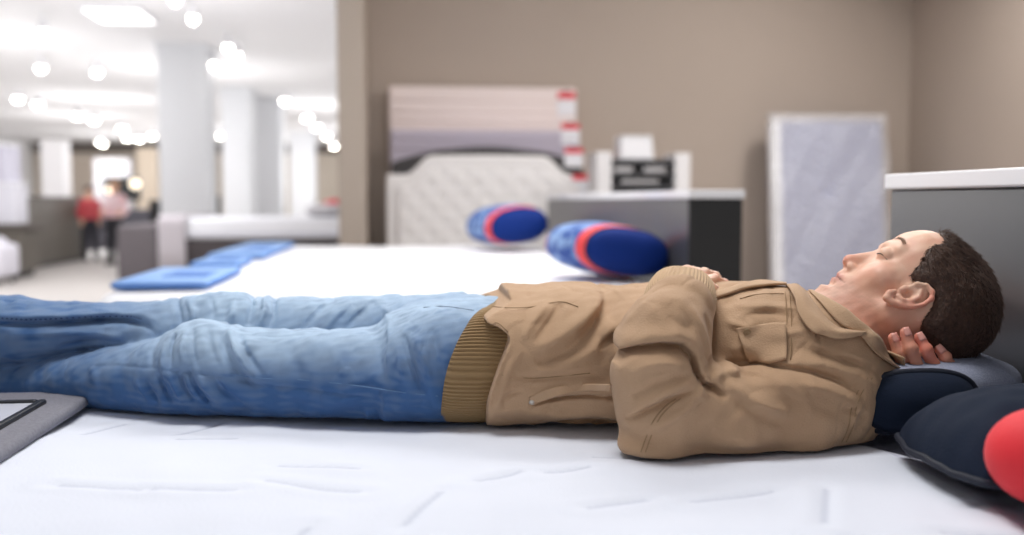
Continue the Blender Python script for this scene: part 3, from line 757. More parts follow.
tube('piping', rim, .0045, piping_n, ep, 8, True)
rp = local(ep, P(1048, 457, .965)); bmr = bmesh.new(); bmesh.ops.create_uvsphere(bmr, u_segments=32, v_segments=20, radius=1)
for v in bmr.verts: v.co = Vector((v.co.x*.062, v.co.y*.06, v.co.z*.052))+rp
mr = bpy.data.meshes.new('red_panel'); bmr.to_mesh(mr); bmr.free(); link('red_panel', mr, mat('bright_red_velour', (232, 38, 50), .7, bump=(200, .3), sheen=.1), ep, True)
# ---- the fourth bed in the hall
Yb = 12.5
xb = lambda px, Y=Yb: P(px, 240, Y)[0]
dkg = mat('dark_brown_grey_fabric', (72, 66, 68), .9, bump=(120, .3)); mdg = mat('warm_grey_fabric', (104, 98, 102), .9, bump=(120, .3))
b4 = empty('divan', (xb(240), Yb+.9, 0), 'dark grey upholstered bed base with footboard in the hall, left of the taupe pillar', 'bed base')
c4 = Vector((xb(240), Yb+.9, 0))
box('footboard', (xb(116)-c4.x, -.9, .0), (xb(158)-c4.x, .9, .68), mdg, b4, .05, 4)
box('box_frame', (xb(158)-c4.x, -.88, .06), (xb(345)-c4.x, .88, .5), dkg, b4, .02); box('plinth', (xb(162)-c4.x, -.82, 0), (xb(340)-c4.x, .82, .06), M['black'], b4, 0)
e = empty('hall_mattress', (xb(250), Yb+.9, .5), 'white mattress on the dark grey bed in the hall', 'mattress')
box('mattress_core', (xb(160)-xb(250), -.87, 0), (xb(345)-xb(250), .87, .26), side_white, e, .05, 4); tube('edge_piping', [(x, y, .06) for x, y in rrect(xb(160)-xb(250), xb(345)-xb(250), -.87, .87, .05)], .01, lilac_q, e, 6, True)
# throw over bed edge
pts = []
xa, xb_ = xb(158.5), xb(186)
prof = [(-.93, .1), (-.93, .4), (-.93, .68), (-.915, .775), (-.87, .79), (0, .79), (.85, .79), (.91, .77), (.92, .4)]
G = np.array([[(x, y+.004*math.sin(i*1.7+k), z_) for k, (y, z_) in enumerate(prof)] for i, x in enumerate(np.linspace(-(xb_-xa)/2, (xb_-xa)/2, 14))])
o = link('throw_blanket', grid_mesh('throw_blanket', G), mat('pale_grey_throw', (190, 184, 190), .9, bump=(60, .4)), None, True); o.location = ((xa+xb_)/2, Yb+.9, 0); md = o.modifiers.new('solid', 'SOLIDIFY'); md.thickness = .015
tag(o, 'pale grey throw blanket hanging over the foot of the dark grey hall bed', 'blanket')
def soft_pillow(loc, hx, hy, hz, m, label, rz=0, tilt=0):
    n = 28; u = np.linspace(-1, 1, n)[:, None]*np.ones((1, n)); v = u.T
    t = np.clip((1-np.abs(u)**3)*(1-np.abs(v)**3), 0, 1)**.5; pin = 1-.1*(u*v)**2
    A = np.stack([u*hx*pin, v*hy*pin, hz+hz*t], -1); B = np.stack([u*hx*pin, v*hy*pin, hz-hz*t], -1)[::-1]
    bm = bmesh.new()
    for q in (A, B):
        t_ = grid_mesh('t', q); bm.from_mesh(t_)
    bmesh.ops.remove_doubles(bm, verts=bm.verts[:], dist=.0005)
    me = bpy.data.meshes.new('pillow'); bm.to_mesh(me); bm.free(); o = link('pillow', me, m, None, True); o.location = loc; o.rotation_euler = (tilt, 0, rz); tag(o, label, 'pillow'); return o
soft_pillow((xb(322), Yb+.5, .755), .24, .32, .09, mat('light_grey_pillow', (196, 194, 198), .9), 'pale grey pillow on the hall bed next to the taupe pillar', 0)
soft_pillow((xb(331), Yb+1.25, .755), .2, .3, .12, mat('red_pillow', (210, 60, 70), .8), 'small red pillow behind the pale grey one on the hall bed', 0)
# ================================================================== THE MAN
def loft(F, secs, p=2.2, k=.02, axis=0, op='add', n=60):
    """solid with superellipse sections; secs = (x, y, z, ry, rz) ordered along x"""
    S = catmull(sorted(secs, key=lambda q: q[axis]), n); S = S[np.argsort(S[:, axis])]
    lo = [S[0][0]-.03, (S[:, 1]-S[:, 3]).min()-.05, (S[:, 2]-S[:, 4]).min()-.05]; hi = [S[-1][0]+.03, (S[:, 1]+S[:, 3]).max()+.05, (S[:, 2]+S[:, 4]).max()+.05]
    g = F.blk(lo, hi)
    if g is None: return
    sl, x, y, z = g; xf = x.ravel()
    cy, cz, ry, rz = [np.interp(xf, S[:, 0], S[:, i])[:, None, None].astype(np.float32) for i in (1, 2, 3, 4)]
    dy = (y-cy)/ry; dz = (z-cz)/rz
    k0 = (np.abs(dy)**p+np.abs(dz)**p)**(1/p); k1 = np.sqrt((dy/ry)**2+(dz/rz)**2)+1e-6
    d = (k0-1)*np.maximum(k0, .3)/np.maximum(k1, 1e-3)
    d = np.where(k0 < .3, -np.minimum(ry, rz)*.8, d)
    ends = np.maximum(S[0][0]-x, x-S[-1][0])
    d = np.where((d > -.03) | (ends > -.03), np.maximum(d, ends)+.0, d)
    F.put(sl, d.astype(np.float32), k, op)
def PP(a): return P(*a)
class Axes: pass
# ---------------- head frame
HO = P(906, 298, 1.42)
U = np.array([.87, 0, .493]); U /= np.linalg.norm(U); Nn = np.array([-.493, -.05, .87]); Nn -= U*(Nn@U); Nn /= np.linalg.norm(Nn); S_ = np.cross(U, Nn)
if S_[1] > 0: S_ = -S_
def turn(v, ax, a): return v*math.cos(a)+np.cross(ax, v)*math.sin(a)+ax*(ax@v)*(1-math.cos(a))
_n = turn(Nn, U, .30); _n = _n if _n[1] > Nn[1] else turn(Nn, U, -.30); Nn = _n; S_ = np.cross(U, Nn); S_ = -S_ if S_[1] > 0 else S_
_s = turn(S_, Nn, .10); _s = _s if _s@U < 0 else turn(S_, Nn, -.10); S_ = _s; U = np.cross(S_, Nn); U = -U if U[0] < 0 else U
def H(s, n, u): return HO+s*S_+n*Nn+u*U
HR = [S_, Nn, U]
def hx(F, s, n, u, r, k=.012, op='add', both=True):
    r = (r,)*3 if np.isscalar(r) else r
    F.ell(H(s, n, u), r, HR, k, op)
    if both and abs(s) > 1e-6: F.ell(H(-s, n, u), r, HR, k, op)
B = Field((.26, 1.16, .655), (1.0, 1.86, 1.005), .0023)
# cranium, face
hx(B, 0, -.020, .034, (.072, .093, .077), .01)
hx(B, 0, .038, .038, (.057, .047, .056), .02)
hx(B, 0, .030, -.030, (.054, .047, .062), .025)
hx(B, 0, .050, -.066, (.030, .026, .030), .02)
for s in (-1, 1):
    B.cap(H(s*.052, -.002, -.050), H(s*.018, .052, -.094), .017, .014, .022)
    B.cap(H(s*.056, -.004, -.010), H(s*.052, -.004, -.052), .016, .016, .02)
    hx(B, s*.042, .046, -.026, .019, .02, both=False)                      # cheekbone
    B.cap(H(s*.012, .079, .016), H(s*.038, .068, .020), .0075, .007, .012)   # brow ridge
hx(B, 0, .069, -.091, (.016, .013, .014), .014)                             # chin
hx(B, .029, .090, -.001, (.016, .012, .010), .010, 'sub')                    # eye sockets
hx(B, .029, .0700, .001, (.0145, .0135, .0115), .004)                       # closed lids over the eyeballs
B.cap(H(0, .074, .004), H(0, .0875, -.038), .0075, .0100, .010)              # nose bridge to tip
hx(B, 0, .090, -.043, (.0095, .0090, .0085), .006)
hx(B, .0115, .080, -.047, (.0065, .009, .007), .005)
hx(B, .0065, .084, -.0530, (.0036, .0045, .0034), .002, 'sub')                  # nostrils
B.cap(H(0, .078, -.056), H(0, .079, -.062), .006, .006, .008)
B.chain([H(-.022, .062, -.0705), H(-.010, .0735, -.0675), H(0, .0765, -.067), H(.010, .0735, -.0675), H(.022, .062, -.0705)], [.003, .0055, .0058, .0055, .003], .004)
B.chain([H(-.020, .061, -.0745), H(-.009, .0735, -.0765), H(0, .0755, -.077), H(.009, .0735, -.0765), H(.020, .061, -.0745)], [.003, .0058, .0064, .0058, .003], .004)
B.chain([H(-.024, .065, -.0718), H(0, .0835, -.0718), H(.024, .065, -.0718)], [.0014, .0022, .0014], .003, 'sub')
B.chain([H(-.014, .076, -.086), H(0, .082, -.086), H(.014, .076, -.086)], [.004, .005, .004], .008, 'sub')
# neck and trunk under the clothes
nb = P(838, 340, 1.45)
B.cap(H(0, -.034, -.015), nb, .056, .062, .03)
B.cap(H(0, .012, -.060), P(835, 322, 1.45), .030, .036, .03)
for s in (-1, 1): B.cap(H(s*.058, -.040, .0), P(845, 335, 1.45)+np.array([-.02, -s*.035, .02]), .014, .013, .02)   # neck cords
hx(B, 0, .040, -.118, (.012, .012, .014), .02)
loft(B, [(.27, 1.535, .742, .13, .075), (.42, 1.50, .75, .145, .082), (.56, 1.46, .755, .16, .086), (.65, 1.45, .752, .13, .07), (.70, 1.45, .75, .06, .05)], 2.2, .03)
B0 = B.f.copy()
# ears: the near one is set where the side of the head is, the far one mirrors it
HAIRPX = [(945, 243), (934, 246), (926, 253), (921, 263), (913, 271), (911, 278), (918, 284), (930, 286), (935, 297), (931, 309), (924, 319), (920, 330), (924, 343), (930, 356)]
HP = []
for px, py in HAIRPX:
    v = B.hit(px, py, 1.2)-HO; HP.append((v@Nn, v@U))
HP = [tuple(q) for q in catmull(HP, 40)]
ec = B.hit(908, 296, 1.2)-HO; ec = np.array([ec@S_, ec@Nn, ec@U])
ax_ = P(930, 289, 1.345)-P(884, 303, 1.345); ax_ = np.array([0, ax_@Nn, ax_@U]); ax_ /= np.linalg.norm(ax_)       # up the ear, in the head's frame
bk = np.array([0, -ax_[2], ax_[1]])                                                                     # towards its back rim
if bk[1] > 0: bk = -bk
def ear(F, s):
    def EE(a, b, o=0):
        v = ec+ax_*b+bk*a; return H(s*(v[0]+o-.001), v[1], v[2])
    w = lambda v: s*v[0]*S_+v[1]*Nn+v[2]*U
    F.ell(EE(.002, .003, .003), (.005, .0145, .027), [S_, w(bk), w(ax_)], .003)
    hel = [EE(-.011, .006, .003), EE(-.013, .017, .005), EE(-.007, .0275, .008), EE(.004, .031, .011), EE(.0135, .026, .013), EE(.0175, .013, .013), EE(.0160, -.002, .011), EE(.010, -.015, .009), EE(.002, -.026, .007), EE(-.006, -.030, .005), EE(-.0115, -.024, .004), EE(-.012, -.016, .003)]
    F.chain(hel, [.0028, .0032, .0036, .0038, .0038, .0036, .0036, .0038, .0050, .0054, .0048, .0035], .0025)
    F.chain([EE(-.003, .019, .007), EE(.006, .011, .010), EE(.008, -.001, .010), EE(.003, -.011, .009), EE(-.005, -.015, .007)], [.0026, .003, .0032, .003, .0026], .003)
    F.ell(EE(-.003, -.001, .008), (.008, .0062, .0082), [S_, w(bk), w(ax_)], .003, 'sub')
    F.chain([EE(-.004, .024, .011), EE(.006, .025, .0145), EE(.0125, .014, .0155), EE(.0125, .002, .014)], [.0022]*4, .0015, 'sub')
    F.cap(EE(-.012, .000, .002), EE(-.011, -.007, .004), .0045, .004, .003)
for s in (1, -1): ear(B, s)
# near arm (inside the sleeve) and hand on the chest
sh = P(826, 388, 1.30); el = P(662, 410, 1.275); wr = P(684, 296, 1.385)
B.chain([sh, el, P(664, 350, 1.30), wr], [.034, .032, .032, .024], .02)
hand1 = P(686, 287, 1.47)
B.chain([wr, P(684, 286, 1.43), hand1], [.024, .022, .024], .01, flat=((.2, 0, 1), 1.25))
B.ell(P(684, 286, 1.465), (.041, .038, .022), None, .012)
# far arm folded behind the head
sh2 = P(858, 332, 1.60); el2 = P(912, 264, 1.78); wr2 = P(922, 374, 1.60)
B.chain([sh2, el2, wr2], [.045, .036, .026], .02)
B.ell(P(926, 380, 1.46), (.034, .042, .012), None, .012)
# fingers: (knuckle, middle joint, end joint, tip)
def finger(pts, r0, r1, k=.0025):
    n = len(pts); B.chain(pts, [r0+(r1-r0)*i/(n-1) for i in range(n)], k)
    B.ell(pts[2], (r0*1.03,)*3, None, .003)
FN = [([(912, 386, 1.38), (904, 368, 1.335), (899, 353, 1.330), (893.5, 338, 1.336)], .0092, .0074),
      ([(926, 388, 1.38), (917, 367, 1.322), (911, 349, 1.318), (905.5, 332.5, 1.326)], .0098, .0078),
      ([(942, 386, 1.38), (933, 364, 1.325), (926, 350, 1.321), (919.5, 337.5, 1.328)], .0096, .0076),
      ([(960, 384, 1.40), (951, 366, 1.337), (945, 357, 1.333), (939, 349.5, 1.337)], .0088, .0070)]
for pts, a, b in FN: finger([P(*q) for q in pts], a, b)
B.chain([P(928, 378, 1.50), P(905, 372, 1.53), P(893, 360, 1.53)], [.014, .011, .009], .01)            # thumb behind the neck
# near hand: fingers and thumb resting over the chest
for pts, a, b in (([(700, 283, 1.49), (714, 279.5, 1.53), (724, 284, 1.555), (728, 289, 1.565)], .0090, .0075), ([(692, 278, 1.50), (704, 273.5, 1.545), (715, 277, 1.57), (720, 284, 1.58)], .0094, .0078),
                  ([(682, 275, 1.50), (692, 272, 1.55), (702, 274, 1.575), (709, 281, 1.59)], .0092, .0076), ([(672, 277, 1.49), (680, 273, 1.54), (690, 274, 1.565), (697, 281, 1.58)], .0084, .007)):
    B.chain([P(*q) for q in pts], [a, a*.97, a*.9, b], .005)
B.chain([P(700, 292, 1.44), P(708, 288, 1.44), P(713, 291, 1.455), P(716, 297, 1.475)], [.012, .0105, .0095, .0085], .006)    # thumb
# knuckles seen above the cuff
for px, py in ((666, 272), (676, 267), (687, 266), (697, 268.5)): B.ell(P(px, py+5, 1.45), (.0100, .014, .0095), None, .006)
wn = waves(12, .012, .05, 21); B.add_noise(wn, .00035)
me, V = B.mesh('person')
# pigment of the skin
Vh = V-HO; hs, hn, hu = Vh@S_, Vh@Nn, Vh@U
base = np.array(lin((234, 192, 166))[:3]); red = np.array(lin((208, 134, 108))[:3]); rosy = np.array(lin((222, 140, 118))[:3]); beard = np.array(lin((176, 130, 108))[:3]); dark = np.array(lin((60, 38, 30))[:3]); lip = np.array(lin((192, 112, 100))[:3])
C_ = np.tile(base, (len(V), 1))
def mix(w, c):
    global C_
    w = np.clip(w, 0, 1)[:, None]; C_ = C_*(1-w)+c*w
wf = waves(8, .02, .07, 5)
mix(.12+.12*wf(*V.T), rosy)
mix(np.exp(-((hn-.01)**2+(hu+.105)**2)/.055**2)*.75*(hu < -.02), red)                    # neck
mix(.75*smooth((-.02-hn)/.03)*(hu < .03), red)
mix(np.exp(-((hn-.06)**2+(hu+.03)**2+(np.abs(hs)-.045)**2)/.02**2)*.35, rosy)
mix(np.exp(-((hn-.095)**2+(hu+.042)**2+hs**2)/.014**2)*.7, rosy)                          # nose tip
mix(smooth((np.abs(hs)-.078)/.008)*(hu > -.05)*(hu < .05)*.75, np.array(lin((232, 138, 116))[:3]))   # ear
jaw = smooth((-.052-hu+.35*(.05-hn).clip(0, .06))/.02)*smooth((hn+.01)/.03)*(hu > -.13)
mix(jaw*.34*(1+.3*waves(10, .004, .01, 8)(*V.T)), beard)
mix(np.exp(-(np.abs(hu+.0715)/.0075)**4)*np.exp(-(hs/.022)**4)*(hn > .058)*.85, lip)
mix(np.exp(-(np.abs(hu+.0718)/.0014)**2)*np.exp(-(hs/.024)**4)*(hn > .058)*.7, dark)
for f in FN:
    t = P(*f[0][3]); mix(np.exp(-((V-t)**2).sum(1)/.012**2)*.8, np.array(lin((226, 138, 122))[:3]))
paint(me, C_)
skin = mat('skin', (225, 172, 148), .48, attr='pigment', bump=(500, .18)); b_ = skin.node_tree.nodes['Principled BSDF']
b_.inputs['Subsurface Weight'].default_value = .12; b_.inputs['Subsurface Radius'].default_value = (.012, .005, .003); b_.inputs['Subsurface Scale'].default_value = 1
man = link('person', me, skin)
tag(man, 'person in khaki jacket and blue jeans lying on the near mattress, one hand behind head', 'person')
# ---------------- hair
i0 = np.maximum(0, ((H(0, -.02, .03)-.15-B.lo)/B.h).astype(int)); i1 = np.minimum(B.n-1, ((H(0, -.02, .03)+.15-B.lo)/B.h).astype(int))
hf = Field(B.lo+i0*B.h, B.lo+i1*B.h, B.h); hf.n = i1-i0+1; hf.ax = [B.ax[k][i0[k]:i1[k]+1] for k in range(3)]
hf.f = B0[tuple(slice(i0[k], i1[k]+1) for k in range(3))]-np.float32(.0035)
for args in (((0, -.020, .034), (.072, .093, .077)), ((0, .034, .030), (.056, .046, .052)), ((0, -.050, -.002), (.062, .060, .054))):
    hf.ell(H(*args[0]), np.array(args[1])+.0035, HR, .02)
hf.ell(H(0, -.022, .036), (.0735, .094, .079), HR, .01)
hf.cap(H(0, -.034, -.015), nb, .0595, .0655, .03)
for s in (-1, 1): hf.cap(H(s*.058, -.040, .0), P(845, 335, 1.45)+np.array([-.02, -s*.035, .02]), .0175, .0165, .02)      # fuller top
x = hf.ax[0][:, None, None]-HO[0]; y = hf.ax[1][None, :, None]-HO[1]; z = hf.ax[2][None, None, :]-HO[2]
cn = x*Nn[0]+y*Nn[1]+z*Nn[2]; cu = x*U[0]+y*U[1]+z*U[2]; cs = x*S_[0]+y*S_[1]+z*S_[2]
poly = [(.12, .20), (HP[0][0]+.022, HP[0][1]+.012)]+HP+[(HP[-1][0]-.012, HP[-1][1]-.022), (-.10, -.075), (-.2, -.08), (-.2, .25)]
sd = np.full(cn.shape, 1e3, np.float32); ins = np.zeros(cn.shape, bool)
for i in range(len(poly)):
    a = poly[i]; b = poly[(i+1) % len(poly)]
    d, _ = dist_seg(cn, cu, a, b); sd = np.minimum(sd, d)
    cnd = ((a[1] > cu) != (b[1] > cu)) & (cn < (b[0]-a[0])*(cu-a[1])/(b[1]-a[1]+1e-12)+a[0]); ins ^= cnd
sd = np.where(ins, -sd, sd)+.0007*np.sin(cn*900+cu*500)+.0007*np.sin(cu*1300-cs*700)
thin = np.clip(.0045-(-sd)*.35, 0, .0045)           # feathered edge
hf.f = np.maximum(hf.f+thin.astype(np.float32), sd.astype(np.float32)*.8)
hw1 = waves(10, .006, .02, 31)
hf.add_noise(hw1, .0005)
me, HV = hf.mesh('hair_cap')
hairm = mat('dark_brown_hair', (54, 38, 33), .5, noise=(160, 1), rgb2=(96, 70, 56), bump=(500, .6), spec=.4)
hair = link('hair', me, hairm, man)
n_ = len(HV); nor = np.zeros((n_, 3)); me.vertices.foreach_get('normal', tmp := np.zeros(n_*3, np.float32)); nor = tmp.reshape(-1, 3)
rr = np.random.default_rng(3); ids = rr.integers(0, n_, 19000); VV = []; FF = []
HVh = HV-HO; un, uu, us = HVh@Nn, HVh@U, HVh@S_
vis = (HV[:, 2] > .70)
for i in ids:
    if not vis[i]: continue
    p = HV[i]; nn = nor[i]
    fl = -.75*Nn+.25*U*(1 if un[i] > 0 else -.9)+.16*rr.normal(size=3)
    if un[i] > -.04 and uu[i] < .07: fl = fl-.5*U
    fl = fl-nn*(fl@nn); fl /= np.linalg.norm(fl)+1e-9
    L = .010+.007*smooth((uu[i]-.05)/.05); L *= rr.uniform(.6, 1.2); L *= .45 if uu[i] < .035 else 1
    lift = .10+.22*rr.random(); side = np.cross(nn, fl); w_ = .00055
    a = p-nn*.001; b = p+(fl*.6+nn*lift*.7)*L*.6; c = p+(fl+nn*lift)*L
    k = len(VV); VV += [a-side*w_, a+side*w_, b-side*w_*.8, b+side*w_*.8, c, b+nn*w_*1.2]
    FF += [(k, k+1, k+3, k+2), (k+2, k+3, k+4), (k+1, k, k+5), (k+2, k+5, k+4)]
me2 = pymesh('strands', VV, FF); o = link('strands', me2, hairm, hair)
# eyebrows and lashes
def hairs(name, base_fn, n, L, dirf, w_=.0004, par=None):
    VV = []; FF = []
    for _ in range(n):
        p, nn, d = base_fn(); d = d/np.linalg.norm(d); side = np.cross(nn, d); k = len(VV); l = L*rr.uniform(.6, 1.1)
        VV += [p-side*w_, p+side*w_, p+d*l+nn*l*.15, p+nn*w_*2]; FF += [(k, k+1, k+2), (k, k+3, k+2), (k+1, k+3, k+2), (k, k+1, k+3)]
    return link(name, pymesh(name, VV, FF), mat('brow_hair', (74, 52, 38), .6), par or man)
for s in (1, -1):
    def bf():
        t = rr.random(); sp = H(s*(.012+.032*t), .2, .031+.004*math.sin(t*PI)-.003*t+rr.uniform(-.0026, .0026))
        d = Nn; q = sp.copy()
        for _ in range(120):
            if B.sample(q) < 0: break
            q = q-Nn*.0015
        return q+Nn*.0008, Nn, S_*s*.9+U*rr.uniform(-.1, .4)
    hairs('eyebrow', bf, 150, .006, None, .00028)
    lash = []
    for t in np.linspace(0, 1, 9):
        q = H(s*(.0165+.026*t), .12, -.0045-.003*math.sin(t*PI)).copy()
        for _ in range(120):
            if B.sample(q) < 0: break
            q = q-Nn*.0008
        lash.append(q+Nn*.0004)
    tube('eyelashes', lash, [.0003]+[.0008]*7+[.0003], mat('lash_brown', (46, 30, 24), .6), man, 6)
# fingernails
for f in FN:
    pt = [P(*q) for q in f[0]]; t, d = pt[3], pt[3]-pt[2]; d /= np.linalg.norm(d)
    g = B.grad(t-d*.002); up_ = np.array([0, -1., .15]); up_ -= d*(up_@d); up_ /= np.linalg.norm(up_); sd_ = np.cross(d, up_)
    G = [[t+d*(-.006+.0125*a)+sd_*(.0052*b)*(1-.25*a*a)+up_*(.0078*math.sqrt(max(0, 1-(b*.6)**2))-.0012*a*a) for b in np.linspace(-1, 1, 7)] for a in np.linspace(0, 1, 6)]
    o = link('fingernail', grid_mesh('fingernail', np.array(G)), mat('nail', (236, 170, 156), .35), man, True); md = o.modifiers.new('solid', 'SOLIDIFY'); md.thickness = .0006
# ================================================================== JACKET
khaki = mat('khaki_cotton', (188, 155, 123), .85, bump=(420, .5), noise=(9, .9), rgb2=(174, 141, 110), sheen=.08)
khaki_rib = mat('olive_khaki_rib_knit', (150, 122, 84), .9, bump=(500, .4), sheen=.1)
cuff_rib = mat('khaki_cuff_knit', (188, 158, 124), .9, bump=(500, .4), sheen=.1)
thread = mat('khaki_thread', (150, 122, 88), .8)
J = Field((.04, 1.12, .632), (1.03, 1.90, .955), .0025)
loft(J, [(.03, 1.60, .728, .172, .094), (.12, 1.58, .732, .186, .105), (.22, 1.565, .735, .178, .111), (.34, 1.53, .737, .176, .109), (.46, 1.495, .740, .184, .110), (.56, 1.465, .742, .19, .110), (.63, 1.45, .742, .178, .098), (.70, 1.45, .736, .14, .082)], 2.6, .01)
J.cap(P(838, 350, 1.45), P(868, 362, 1.43), .075, .062, .03)                # around the neck base
# sleeve of the near arm
J.chain([P(822, 398, 1.325), P(790, 408, 1.30), P(730, 413, 1.285), P(665, 408, 1.282)], [.078, .068, .061, .063], .022)
J.ell(P(835, 398, 1.33), (.062, .06, .078), None, .03)
J.chain([P(663, 405, 1.282), P(659, 372, 1.285), P(664, 338, 1.305), P(678, 310, 1.345)], [.063, .062, .060, .050], .018)
J.ell(P(655, 445, 1.27), (.05, .05, .02), None, .02)
# far sleeve behind the head
J.chain([P(845, 340, 1.60), P(862, 322, 1.66), P(912, 263, 1.79)], [.075, .056, .052], .02)
J.chain([P(912, 263, 1.79), P(928, 330, 1.66), P(934, 362, 1.585)], [.052, .048, .038], .015)
# opening for head, neck
J.cap(H(0, -.03, -.02), P(848, 338, 1.44), .055, .060, .008, 'sub'); J.cap(H(0, .01, -.05), P(842, 318, 1.44), .05, .046, .01, 'sub')
J.ell(H(0, -.01, .02), (.10, .11, .11), HR, .004, 'sub')
_a, _b = P(791, 279, 1.45), P(880, 378, 1.42); _d = _b-_a; _n = np.cross(_d, np.array([0, 1., 0])); _n = _n if _n[2] > 0 else -_n
J.half(_a, _n, hi=(.82, 1.56, 1.0))
def F_(pts, amp, w, Yr=1.24, y1=1.40, ys=.03, **k):
    amp *= 1.45 if abs(amp) < .009 else 1.15; w *= .88
    J.fold([P(a, b, Yr) for a, b in pts], amp, w, -9, y1, True, ys, **k)
mm = .001
# -- inside of the elbow: deep overlapping fold
F_([(620, 366), (630, 355), (644, 349), (662, 345.5), (681, 347), (691, 357), (696, 374)], -21*mm, .0058)
F_([(622, 352), (632, 343), (650, 336), (676, 334), (692, 340), (702, 356)], 7*mm, .0115)
F_([(628, 374), (644, 364), (664, 360), (680, 365)], 4*mm, .008)
F_([(628, 422), (642, 411), (664, 397), (690, 386)], -9*mm, .0045)
F_([(630, 410), (642, 400), (662, 389), (686, 379)], 4*mm, .007)
F_([(632, 396), (650, 382), (672, 374), (690, 374)], -3.5*mm, .006)
F_([(640, 433), (662, 417), (684, 402), (698, 390)], 4*mm, .0075)
F_([(691, 360), (696, 374), (704, 385), (713, 388), (724, 396)], -15*mm, .0050)
F_([(703, 398), (697, 392), (704, 378), (708, 372)], 4*mm, .006)
F_([(714, 384), (719, 375), (730, 371), (745, 372)], 6*mm, .0085)
F_([(723, 377), (735, 388), (750, 399), (768, 407), (786, 412)], 5.5*mm, .010)
F_([(725, 391), (745, 406), (770, 419), (795, 424)], -3.0*mm, .010)
F_([(766, 376), (785, 385), (800, 397), (812, 410)], 3.5*mm, .010)
F_([(700, 410), (720, 430), (745, 440), (790, 443)], 2.0*mm, .014)
F_([(640, 450), (680, 446), (730, 450), (790, 449), (840, 440)], -2*mm, .008)
F_([(780, 398), (806, 402), (836, 413), (850, 424)], -2.6*mm, .009)
# -- shoulder folds
F_([(740, 368), (775, 367), (808, 371), (838, 381), (858, 396)], -6*mm, .0055, 1.27)
F_([(752, 375), (785, 377), (815, 384), (842, 396), (856, 410)], 4.5*mm, .010, 1.27)
F_([(785, 357), (815, 360), (845, 370), (870, 384)], 4*mm, .009, 1.29)
F_([(795, 349), (825, 350), (855, 362), (876, 376)], -3.5*mm, .007, 1.30)
F_([(868, 384), (872, 400), (866, 424), (852, 444)], -2.6*mm, .006, 1.29)
F_([(855, 400), (846, 415), (848, 430)], 3*mm, .006, 1.27)
F_([(828, 405), (845, 407), (862, 414)], -2.6*mm, .005, 1.27)
# -- forearm folds
F_([(684, 304), (692, 320), (698, 338), (704, 352)], 4*mm, .006, 1.30)
F_([(676, 306), (683, 322), (686, 336)], -2.6*mm, .006, 1.28)
F_([(664, 314), (676, 324), (688, 328)], -2.2*mm, .006, 1.27)
F_([(650, 305), (660, 322), (676, 330)], 2.2*mm, .009, 1.27)
F_([(640, 300), (632, 325), (626, 348)], -2*mm, .009, 1.28)
F_([(700, 312), (704, 328), (702, 348)], -3*mm, .006, 1.30)
# -- torso folds (camera-facing side and top)
T_ = dict(y1=1.56, ys=.05)
def T(pts, amp, w, Yr=1.40): J.fold([P(a, b, Yr) for a, b in pts], amp*1.6, w*.8, 1.375, 1.62, True, .05)
T([(618, 292), (600, 306), (582, 326), (560, 345), (530, 356)], -8*mm, .013, 1.46)
T([(598, 294), (575, 312), (552, 328), (532, 340)], 8*mm, .012, 1.48)
T([(608, 318), (595, 338), (575, 354), (548, 362)], 6*mm, .011, 1.43)
T([(610, 345), (590, 356), (570, 362)], -3*mm, .008, 1.42)
T([(555, 300), (540, 318), (526, 334)], -4*mm, .008, 1.50)
T([(540, 298), (523, 314), (514, 328)], 3*mm, .007, 1.52)
T([(500, 372), (530, 376), (560, 373), (590, 370), (612, 373)], -4*mm, .005, 1.42)
T([(520, 368), (550, 367), (580, 362), (610, 361)], 3*mm, .006, 1.42)
T([(560, 382), (580, 377), (610, 380)], 3*mm, .006, 1.42)
T([(528, 405), (545, 399), (562, 394.5), (585, 392), (614, 393)], -9*mm, .0035, 1.41)
T([(528, 394), (548, 390), (570, 385), (612, 384)], 4*mm, .008, 1.41)
T([(520, 345), (508, 362), (500, 384), (494, 404)], 4*mm, .008, 1.43)
T([(506, 350), (498, 374), (491, 396), (487, 420)], -3*mm, .005, 1.43)
T([(500, 398), (510, 390), (522, 388)], -3*mm, .005, 1.42)
T([(494, 412), (510, 405), (530, 410), (560, 412), (600, 406)], 3*mm, .010, 1.43)
T([(536, 428), (565, 422), (600, 420), (640, 422)], -9*mm, .009, 1.43); T([(505, 430), (525, 428), (545, 430)], -3*mm, .006, 1.43)
# -- chest folds
def Cc(pts, amp, w, Yr=1.38): J.fold([P(a, b, Yr) for a, b in pts], amp*1.5, w*.9, 1.25, 1.60, True, .05)
Cc([(712, 300), (708, 325), (702, 350), (696, 372)], -6*mm, .008, 1.36)
Cc([(716, 318), (732, 322), (742, 318)], 3*mm, .006)
Cc([(716, 345), (730, 338), (740, 345)], 3*mm, .007)
Cc([(712, 364), (735, 368), (760, 370), (786, 368)], -6*mm, .007, 1.33)
Cc([(722, 302), (745, 300), (770, 301), (788, 303)], 2.5*mm, .005, 1.42)
Cc([(726, 311), (748, 307), (775, 311)], -2.2*mm, .004, 1.41)
Cc([(745, 322), (762, 324), (780, 319)], 2*mm, .005, 1.40)
Cc([(790, 300), (792, 330), (790, 362)], -1.6*mm, .003, 1.38)
Cc([(797, 335), (812, 346), (838, 352), (862, 366)], 4*mm, .008, 1.33)
Cc([(800, 345), (820, 352), (845, 360)], -4*mm, .005, 1.32)
